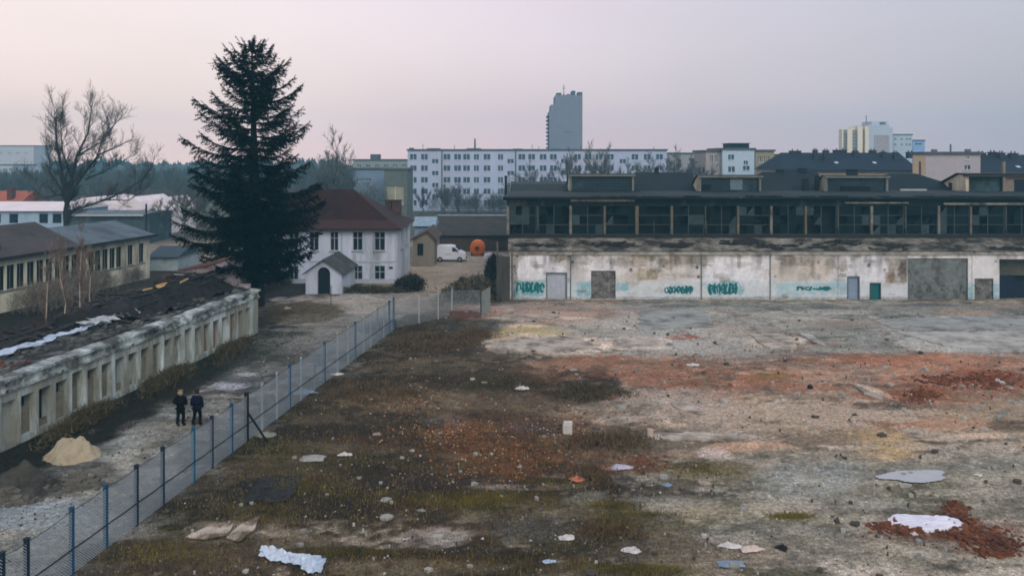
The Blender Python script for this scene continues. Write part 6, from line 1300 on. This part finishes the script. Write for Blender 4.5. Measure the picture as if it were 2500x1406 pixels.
def heap(name, label, cat, c, rx_, ry_, h, m, seed, group=None, rough=.5, n=26):
    r = random.Random(seed); mb = MB(); rows = []
    for j in range(n + 1):
        row = []
        for i in range(n + 1):
            a, b = -1 + 2 * i / n, -1 + 2 * j / n; d = math.sqrt(a * a + b * b); nz = float(fbm(a * 2.2 + seed, b * 2.2, seed)) - .5
            row.append(mb.p((c[0] + rx_ * a * (1 + .3 * nz), c[1] + ry_ * b * (1 + .3 * nz), -.08 + max(0, h * (1 - min(1, d) ** 1.3) * (1 + rough * 2 * nz)) + r.uniform(0, .04) * (d < .95))))
        rows.append(row)
    for A, Bq in zip(rows, rows[1:]):
        for i in range(n): mb.f.append([A[i], A[i + 1], Bq[i + 1], Bq[i]]); mb.mi.append(0)
    return tag(mb.build(name, m, org=(c[0], c[1], 0), smooth=True), label, cat, group)
g = G(172, 1118); heap('sand_heap', 'pale tan heap of sand at the edge of the dirt track', 'heap', (g.x, g.y + .2), 1.25, .95, .72, mat('pale sand', (156, 148, 126), var=.2, scale=2, bump=.3, rgb2=(130, 116, 90), mix2=.3), 3, rough=1.0, n=34)
g = G(60, 1185); heap('rubble_heap', 'dark rough heap of earth and broken stone in front of the sand', 'heap', (g.x, g.y), 1.9, 1.1, .6, mat('dark earth rubble', (62, 62, 56), var=.6, scale=3, bump=.8, rgb2=(34, 34, 30), mix2=.5), 8, rough=1.0)
stones('earth_clods', mat('heap clods', (84, 82, 74), var=.6, scale=2), pe([(70, 1180, 110, 24), (30, 1210, 60, 20), (200, 1180, 80, 18)]), 900, .03, .2, 7)
M_foil = mat('pale blue plastic sheet', (176, 194, 214), var=.3, scale=3, rough=.35, spec=.5, rgb2=(110, 130, 150), mix2=.3)
def Gs(u0, u1, v0, v1): a, b = G((u0 + u1) / 2, v1), G((u0 + u1) / 2, v0); return Xat(u0, a.y), Xat(u1, a.y), a.y, b.y
x0, x1, y0, y1 = Gs(2190, 2368, 1262, 1296)
r = random.Random(14); mb = MB(); cxx, cyy = (x0 + x1) / 2, (y0 + y1) / 2; rr2 = []
for kk, zz_ in ((1.03, .0), (1.0, .07), (.9, .11), (.6, .12), (.25, .13)):
    ring_ = []
    for j in range(44):
        an = 6.2832 * j / 44; ca_, sa_ = math.cos(an), math.sin(an); px = math.copysign(abs(ca_) ** .7, ca_); py = math.copysign(abs(sa_) ** .75, sa_); w = 1 + .16 * math.sin(3 * an + 1) + .10 * math.sin(7 * an) + r.uniform(-.04, .04)
        ring_.append(mb.p((cxx + (x1 - x0) / 2 * px * kk, cyy + (y1 - y0) / 2 * py * w * kk, zz_ + r.uniform(-.02, .03))))
    rr2.append(ring_)
for A, Bq in zip(rr2, rr2[1:]):
    for j in range(44): mb.f.append([A[j], A[(j + 1) % 44], Bq[(j + 1) % 44], Bq[j]]); mb.mi.append(0)
mb.f.append(rr2[-1]); mb.mi.append(0)
tag(mb.build('plastic_sheet', mat('lavender white sheet', (204, 208, 222), var=.12, scale=2, rough=.5), org=(cxx, cyy, 0)), 'flat lavender white sheet lying on the rusty brick rubble', 'plastic sheet')
x0, x1, y0, y1 = Gs(612, 790, 1352, 1398); r = random.Random(31); mb = MB(); rows = []; nn_ = 26
for j in range(9):      # near sheet: a thin neck at the upper left that widens to the lower right
    row = []
    for i in range(nn_ + 1):
        f = i / nn_; w = (.16 + .30 * f) * (1 + .3 * math.sin(f * 9)) * (1 if f < .9 else .7); yc = y1 - .15 + (y0 - y1 + .3) * f; t = j / 8 - .5
        row.append(mb.p((x0 + (x1 - x0) * f + r.uniform(-.03, .03), yc + t * 2 * w + r.uniform(-.05, .05), .06 + .30 * (1 - abs(t) * 1.6) * (.35 + 1.1 * float(fbm(f * 11, t * 5, 3))) + r.uniform(0, .03))))
    rows.append(row)
for A, Bq in zip(rows, rows[1:]):
    for i in range(nn_): mb.f.append([A[i], A[i + 1], Bq[i + 1], Bq[i]]); mb.mi.append(0)
o = mb.build('plastic_sheet', M_foil, org=((x0 + x1) / 2, (y0 + y1) / 2, 0)); so_ = o.modifiers.new('thickness', 'SOLIDIFY'); so_.thickness = .012
tag(o, 'long crumpled pale blue plastic sheet lying in the near weeds', 'plastic sheet')
sl_ = ((452, 570, 1286, 1322, 'broad pale broken slab lying in the brown grass near the fence', 1), (552, 632, 1272, 1328, 'tilted pale broken board right beside the broad slab', 2))
for u0, u1, v0, v1, lb, sd_ in sl_:
    r = random.Random(sd_); mb = MB(); g0 = G(u0, v1); 
    pts = [G(u0, v0 + (v1 - v0) * .8), G(u0 + (u1 - u0) * .4, v1), G(u1 - 10, v0 + (v1 - v0) * (.75 if sd_ == 1 else .5)), G(u1, v0), G(u0 + (u1 - u0) * .45, v0 + (v1 - v0) * .35)]
    b = [mb.p((p.x, p.y, .04 + .03 * k)) for k, p in enumerate(pts)]; tt = [mb.p((p.x, p.y, .08 + .03 * k)) for k, p in enumerate(pts)]
    mb.f.append(tt); mb.mi.append(0)
    for k in range(5): mb.f.append([b[k], b[(k + 1) % 5], tt[(k + 1) % 5], tt[k]]); mb.mi.append(0)
    c_ = sum(pts, Vector()) / 5; tag(mb.build('broken_slab', mat('broken pale slab', (184, 176, 164), var=.4, scale=3, rgb2=(84, 74, 58), mix2=.75), org=(c_.x, c_.y, 0)), lb, 'slab')
M_lit = mat('white litter', (182, 183, 181), var=.35, scale=4); M_litd = mat('black litter', (24, 24, 26), var=.3); M_litb = mat('blue grey litter', (112, 134, 154), var=.3, scale=4)
x0, x1, y0, y1 = Gs(590, 700, 1165, 1232)
sheet('dark_tarp', 'dark grey tarp spread on the weeds beside the fence', 'tarp', None, x0, x1, y0, y1, .04, mat('dark tarp', (34, 37, 39), var=.5, scale=2), 21, .22, .2, 22, 12)
lit = [(1386, 1062, .20, .18, .55, M_lit, 'upright pale stone block standing in the middle of the yard'), (1275, 955, .32, .2, .16, M_lit, 'small white box lying beside the dark weed clump'), (1981, 950, .16, .16, .2, M_litd, 'small black ball on the reddish brick dust'), (760, 1132, .5, .35, .16, mat('grey lump', (140, 142, 138), var=.3, scale=3), 'flat light grey lump in the weeds near the fence'), (842, 1118, .3, .14, .12, M_lit, 'small white scrap right of the light grey lump'), (1785, 1342, .38, .2, .12, M_lit, 'flat white plaster lump in the near right yard'), (1840, 1352, .34, .2, .16, mat('pinkish plaster', (190, 176, 168), var=.2), 'pinkish plaster lump beside the flat white one'), (1915, 1345, .2, .14, .14, M_litd, 'black tyre scrap right of the plaster lumps'), (1790, 1388, .42, .2, .14, M_litb, 'blue grey crumpled bag at the bottom of the yard'), (1385, 1322, .26, .18, .12, M_lit, 'whitish crumpled scrap in the near middle weeds'), (1342, 1382, .18, .1, .1, mat('pale blue scrap', (160, 182, 204)), 'tiny pale blue scrap at the bottom edge'), (1548, 1352, .3, .16, .1, M_lit, 'white torn scrap beside the dark stain'), (2235, 1308, .1, .08, .1, M_lit, 'tiny white scrap below the lavender sheet'), (2392, 1165, .14, .1, .12, M_lit, 'tiny white scrap right of the grey puddle'), (1588, 1068, .12, .1, .35, mat('beige stone', (176, 160, 144), var=.2), 'small beige marker stone right of the brown bramble'), (1695, 895, .4, .2, .14, M_lit, 'pale flat fragments on the brick dust near the back'), (740, 965, .6, .3, .25, M_litb, 'blue white plastic bundle at the foot of the fence'), (822, 918, .34, .2, .15, M_lit, 'white scrap at the foot of a pale fence post'), (640, 1070, .4, .3, .2, mat('broken concrete', (118, 122, 114), var=.4), 'broken concrete footing under the pale fence post'), (700, 757, .3, .2, .25, mat('beige stone', (176, 160, 144)), 'pale stone lying on the round lawn'), (1510, 1150, .45, .25, .16, mat('lilac rag', (158, 158, 176), var=.3, scale=4), 'lilac grey rag on the rubble'), (1475, 1152, .28, .2, .16, mat('pink red rag', (158, 104, 100), var=.3), 'pinkish red rag left of the lilac one'), (1410, 1182, .3, .18, .16, mat('terracotta shard', (170, 108, 80), var=.2), 'terracotta shard among the weeds'), (1630, 1190, .26, .16, .12, M_litb, 'bluish scrap right of the terracotta shard')]
def scrap(name, label, cat, c, rx_, ry_, h, m, seed, group, block=False):
    r = random.Random(seed); mb = MB(); n = 7; rows = []
    if block:
        mb.box(c[0] - rx_, c[0] + rx_, c[1] - ry_, c[1] + ry_, -.05, h * .8); mb.box(c[0] - rx_ * .8, c[0] + rx_ * 1.1, c[1] - ry_ * .9, c[1] + ry_ * .7, h * .8 - .02, h)
        return tag(mb.build(name, m, org=c), label, cat, group)
    for j in range(n + 1):
        row = []
        for i in range(n + 1):
            a, b = -1 + 2 * i / n, -1 + 2 * j / n; k = .55 + .75 * float(vnoise(math.atan2(b, a) * 1.3 + 9, seed * 3.1, seed)); q_ = max(abs(a), abs(b)); l_ = math.hypot(a, b) or 1; a2, b2 = a / l_ * q_, b / l_ * q_
            row.append(mb.p((c[0] + rx_ * a2 * k * 1.15, c[1] + ry_ * b2 * k * 1.15, c[2] + h * (1 - q_ * .85) * r.uniform(.35, 1.25) + r.uniform(0, .25) * h)))
        rows.append(row)
    for A, Bq in zip(rows, rows[1:]):
        for i in range(n): mb.f.append([A[i], A[i + 1], Bq[i + 1], Bq[i]]); mb.mi.append(0)
    o = mb.build(name, m, org=c); sol = o.modifiers.new('thickness', 'SOLIDIFY'); sol.thickness = .015
    return tag(o, label, cat, group)
for i, (u, v, a, b, h_, m_, lb) in enumerate(lit):
    g = G(u, v); nm = 'litter' if m_ in (M_lit, M_litd, M_litb) else 'debris_piece'; cc = (g.x, g.y + b, gz(g.x, g.y) + .01); GL = 'litter and debris in the yard'
    if 'ball' in lb: blob('ball', lb, 'litter', cc, a, b, h_, m_, 60 + i, 2, GL, .05)
    else: scrap(nm, lb, 'litter', cc, a, b, h_, m_, 60 + i, GL, 'block' in lb or 'marker' in lb)
# ------------------------------------------------------------------ two people on the track
def skin_mesh(name, verts, edges, m, parent, loc, rz, sub=1, root=0):
    me = bpy.data.meshes.new(name); me.from_pydata([v[:3] for v in verts], edges, []); o = bpy.data.objects.new(name, me); C.objects.link(o)
    sk = o.modifiers.new('skin', 'SKIN'); sv = me.skin_vertices[0].data
    for k, v in enumerate(verts): rd = v[3] if isinstance(v[3], tuple) else (v[3], v[3]); sv[k].radius = rd; sv[k].use_root = (k == root)
    ss = o.modifiers.new('sub', 'SUBSURF'); ss.levels = sub; ss.render_levels = sub; sk.use_smooth_shade = True; me.materials.append(m)
    if parent is not None: o.parent = parent
    return o
M_skin = mat('skin', (150, 112, 92), var=.05)
def person(loc, hgt_, label, jacket, trousers, hairm, longcoat, step, rz, hood=False):
    t = thing('person', label, 'person', loc); t.rotation_euler = (0, 0, rz); k = hgt_ / 1.75; t.scale = (k * 1.14, k * 1.05, k)
    st = .20 * step
    V_ = [(0, 0, .95, (.15, .11)), (0, 0, 1.12, (.135, .10)), (0, .01, 1.32, (.165, .115)), (0, 0, 1.46, (.10, .085)), (0, .005, 1.53, .056), (0, .02, 1.60, (.072, .085)), (0, .025, 1.68, (.078, .095)), (0, .01, 1.735, (.055, .065)),
          (.17, 0, 1.42, .062), (.245, -.02, 1.16, .046), (.24, .07, .92, .036), (.238, .085, .86, (.022, .036)), (-.17, 0, 1.42, .062), (-.245, -.02, 1.16, .046), (-.24, .04, .92, .036), (-.238, .05, .86, (.022, .036)),
          (.09, 0, .88, .095), (.10, st * .55, .5, .062), (.10, -st * .2 + st * .4, .10, .042), (.11, st * .4 + .14, .035, (.04, .028)), (-.09, 0, .88, .095), (-.10, -st * .1, .5, .062), (-.10, -st, .13, .042), (-.11, -st + .13, .045, (.04, .028)), (0, .125, 1.635, .014)]
    E_ = [(0, 1), (1, 2), (2, 3), (3, 4), (4, 5), (5, 6), (6, 7), (2, 8), (8, 9), (9, 10), (10, 11), (2, 12), (12, 13), (13, 14), (14, 15), (0, 16), (16, 17), (17, 18), (18, 19), (0, 20), (20, 21), (21, 22), (22, 23), (6, 24)]
    if longcoat:      # elbows out, hands in front of the coat
        V_[9] = (.285, -.05, 1.17, .046); V_[10] = (.2, .1, 1.02, .036); V_[11] = (.16, .14, 1.0, (.022, .036)); V_[13] = (-.285, -.05, 1.17, .046); V_[14] = (-.2, .1, 1.02, .036); V_[15] = (-.16, .14, 1.0, (.022, .036))
    for side, root_ in ((1, 11), (-1, 15)):
        bx_, by_, bz_ = V_[root_][:3]
        for j, ln in enumerate((.075, .085, .08, .062)):
            i0 = len(V_); yy = by_ + (j - 1.5) * .019; V_.append((bx_ - side * .004, yy, bz_ - .045, .0095)); V_.append((bx_ - side * .016, yy + .006, bz_ - .045 - ln * .55, .0085)); V_.append((bx_ - side * .036, yy + .01, bz_ - .04 - ln * .9, .007)); E_ += [(root_, i0), (i0, i0 + 1), (i0 + 1, i0 + 2)]
        i0 = len(V_); V_.append((bx_ - side * .018, by_ + .04, bz_ - .012, .011)); V_.append((bx_ - side * .03, by_ + .055, bz_ - .05, .009)); E_ += [(root_, i0), (i0, i0 + 1)]
    skin_mesh('body', V_, E_, M_skin, t, loc, rz, 2)
    hem = .62 if longcoat else .80
    J = [(0, 0, 1.0, (.19, .135)), (0, 0, hem + .1, (.20, .145)), (0, 0, hem, (.20, .145)), (0, 0, 1.16, (.18, .13)), (0, .01, 1.34, (.205, .14)), (0, 0, 1.46, (.13, .105)), (0, 0, 1.53, (.075, .075)), (.19, 0, 1.42, .08), (.26, -.02, 1.16, .064), (.252, .06, .93, .054), (-.19, 0, 1.42, .08), (-.26, -.02, 1.16, .064), (-.252, .03, .93, .054)]
    if longcoat: J[8] = (.3, -.05, 1.17, .066); J[9] = (.21, .09, 1.03, .056); J[11] = (-.3, -.05, 1.17, .066); J[12] = (-.21, .09, 1.03, .056)
    skin_mesh('jacket', J, [(0, 1), (1, 2), (0, 3), (3, 4), (4, 5), (5, 6), (4, 7), (7, 8), (8, 9), (4, 10), (10, 11), (11, 12)], jacket, t, loc, rz, 1)
    T_ = [(0, 0, .93, (.165, .12)), (.09, 0, .84, .105), (.10, st * .55, .5, .078), (.10, st * .24, .06, .066), (-.09, 0, .84, .105), (-.10, -st * .1, .5, .078), (-.10, -st, .10, .066)]
    skin_mesh('trousers', T_, [(0, 1), (1, 2), (2, 3), (0, 4), (4, 5), (5, 6)], trousers, t, loc, rz, 1)
    skin_mesh('shoes', [(.10, st * .2, .09, .075), (.11, st * .4 + .17, .05, (.065, .055))], [(0, 1)], M_tyre, t, loc, rz, 1); skin_mesh('shoes', [(-.10, -st * 1.0, .11, .075), (-.11, -st + .18, .06, (.065, .055))], [(0, 1)], M_tyre, t, loc, rz, 1)
    Hh = [(0, -.01, 1.67, (.09, .095)), (0, .0, 1.735, (.075, .085)), (0, -.03, 1.60, (.075, .06))] + ([(0, -.04, 1.53, (.09, .05))] if hood else [])
    skin_mesh('hair', Hh, [(0, 1), (0, 2)] + ([(2, 3)] if hood else []), hairm, t, loc, rz, 1)
    return t
g = G(441, 1040); person((g.x, g.y, 0), 1.68, 'fair haired person in a black coat and black trousers walking along the track', mat('black coat', (9, 10, 12), var=.2, spec=.1), mat('black trousers', (8, 9, 10), spec=.1), mat('fair hair', (132, 124, 96), var=.3), True, .55, R(-10), True)
g = G(481, 1039); person((g.x, g.y, 0), 1.66, 'dark haired person in a navy jacket and dark trousers walking on the right', mat('navy jacket', (12, 14, 40), var=.2, spec=.1), mat('black trousers', (8, 9, 10), spec=.1), mat('dark hair', (30, 28, 28)), False, 1.0, R(-10))

# a power pole among the sheds
o = MB().tube([(Xat(357, 104), 104, 0), (Xat(357, 104), 104, Zat(498, 104))], .12, 6); tag(o.build('utility_pole', M_bark, org=(Xat(357, 104), 104, 0)), 'dark timber utility pole beyond the end of the cream building', 'pole')

# ------------------------------------------------------------------ the air between
hzm = bpy.data.materials.new('haze'); hzm.use_nodes = True; n = hzm.node_tree.nodes; n.clear(); om = n.new('ShaderNodeOutputMaterial'); pv = n.new('ShaderNodeVolumePrincipled')
pv.inputs['Color'].default_value = HAZE['color']; pv.inputs['Density'].default_value = HAZE['density']; pv.inputs['Anisotropy'].default_value = 0.2
hzm.node_tree.links.new(pv.outputs[0], om.inputs['Volume'])
o = MB().box(-600, 600, -100, 500, -1.5, 40).build('haze', hzm); o['kind'] = 'stuff'
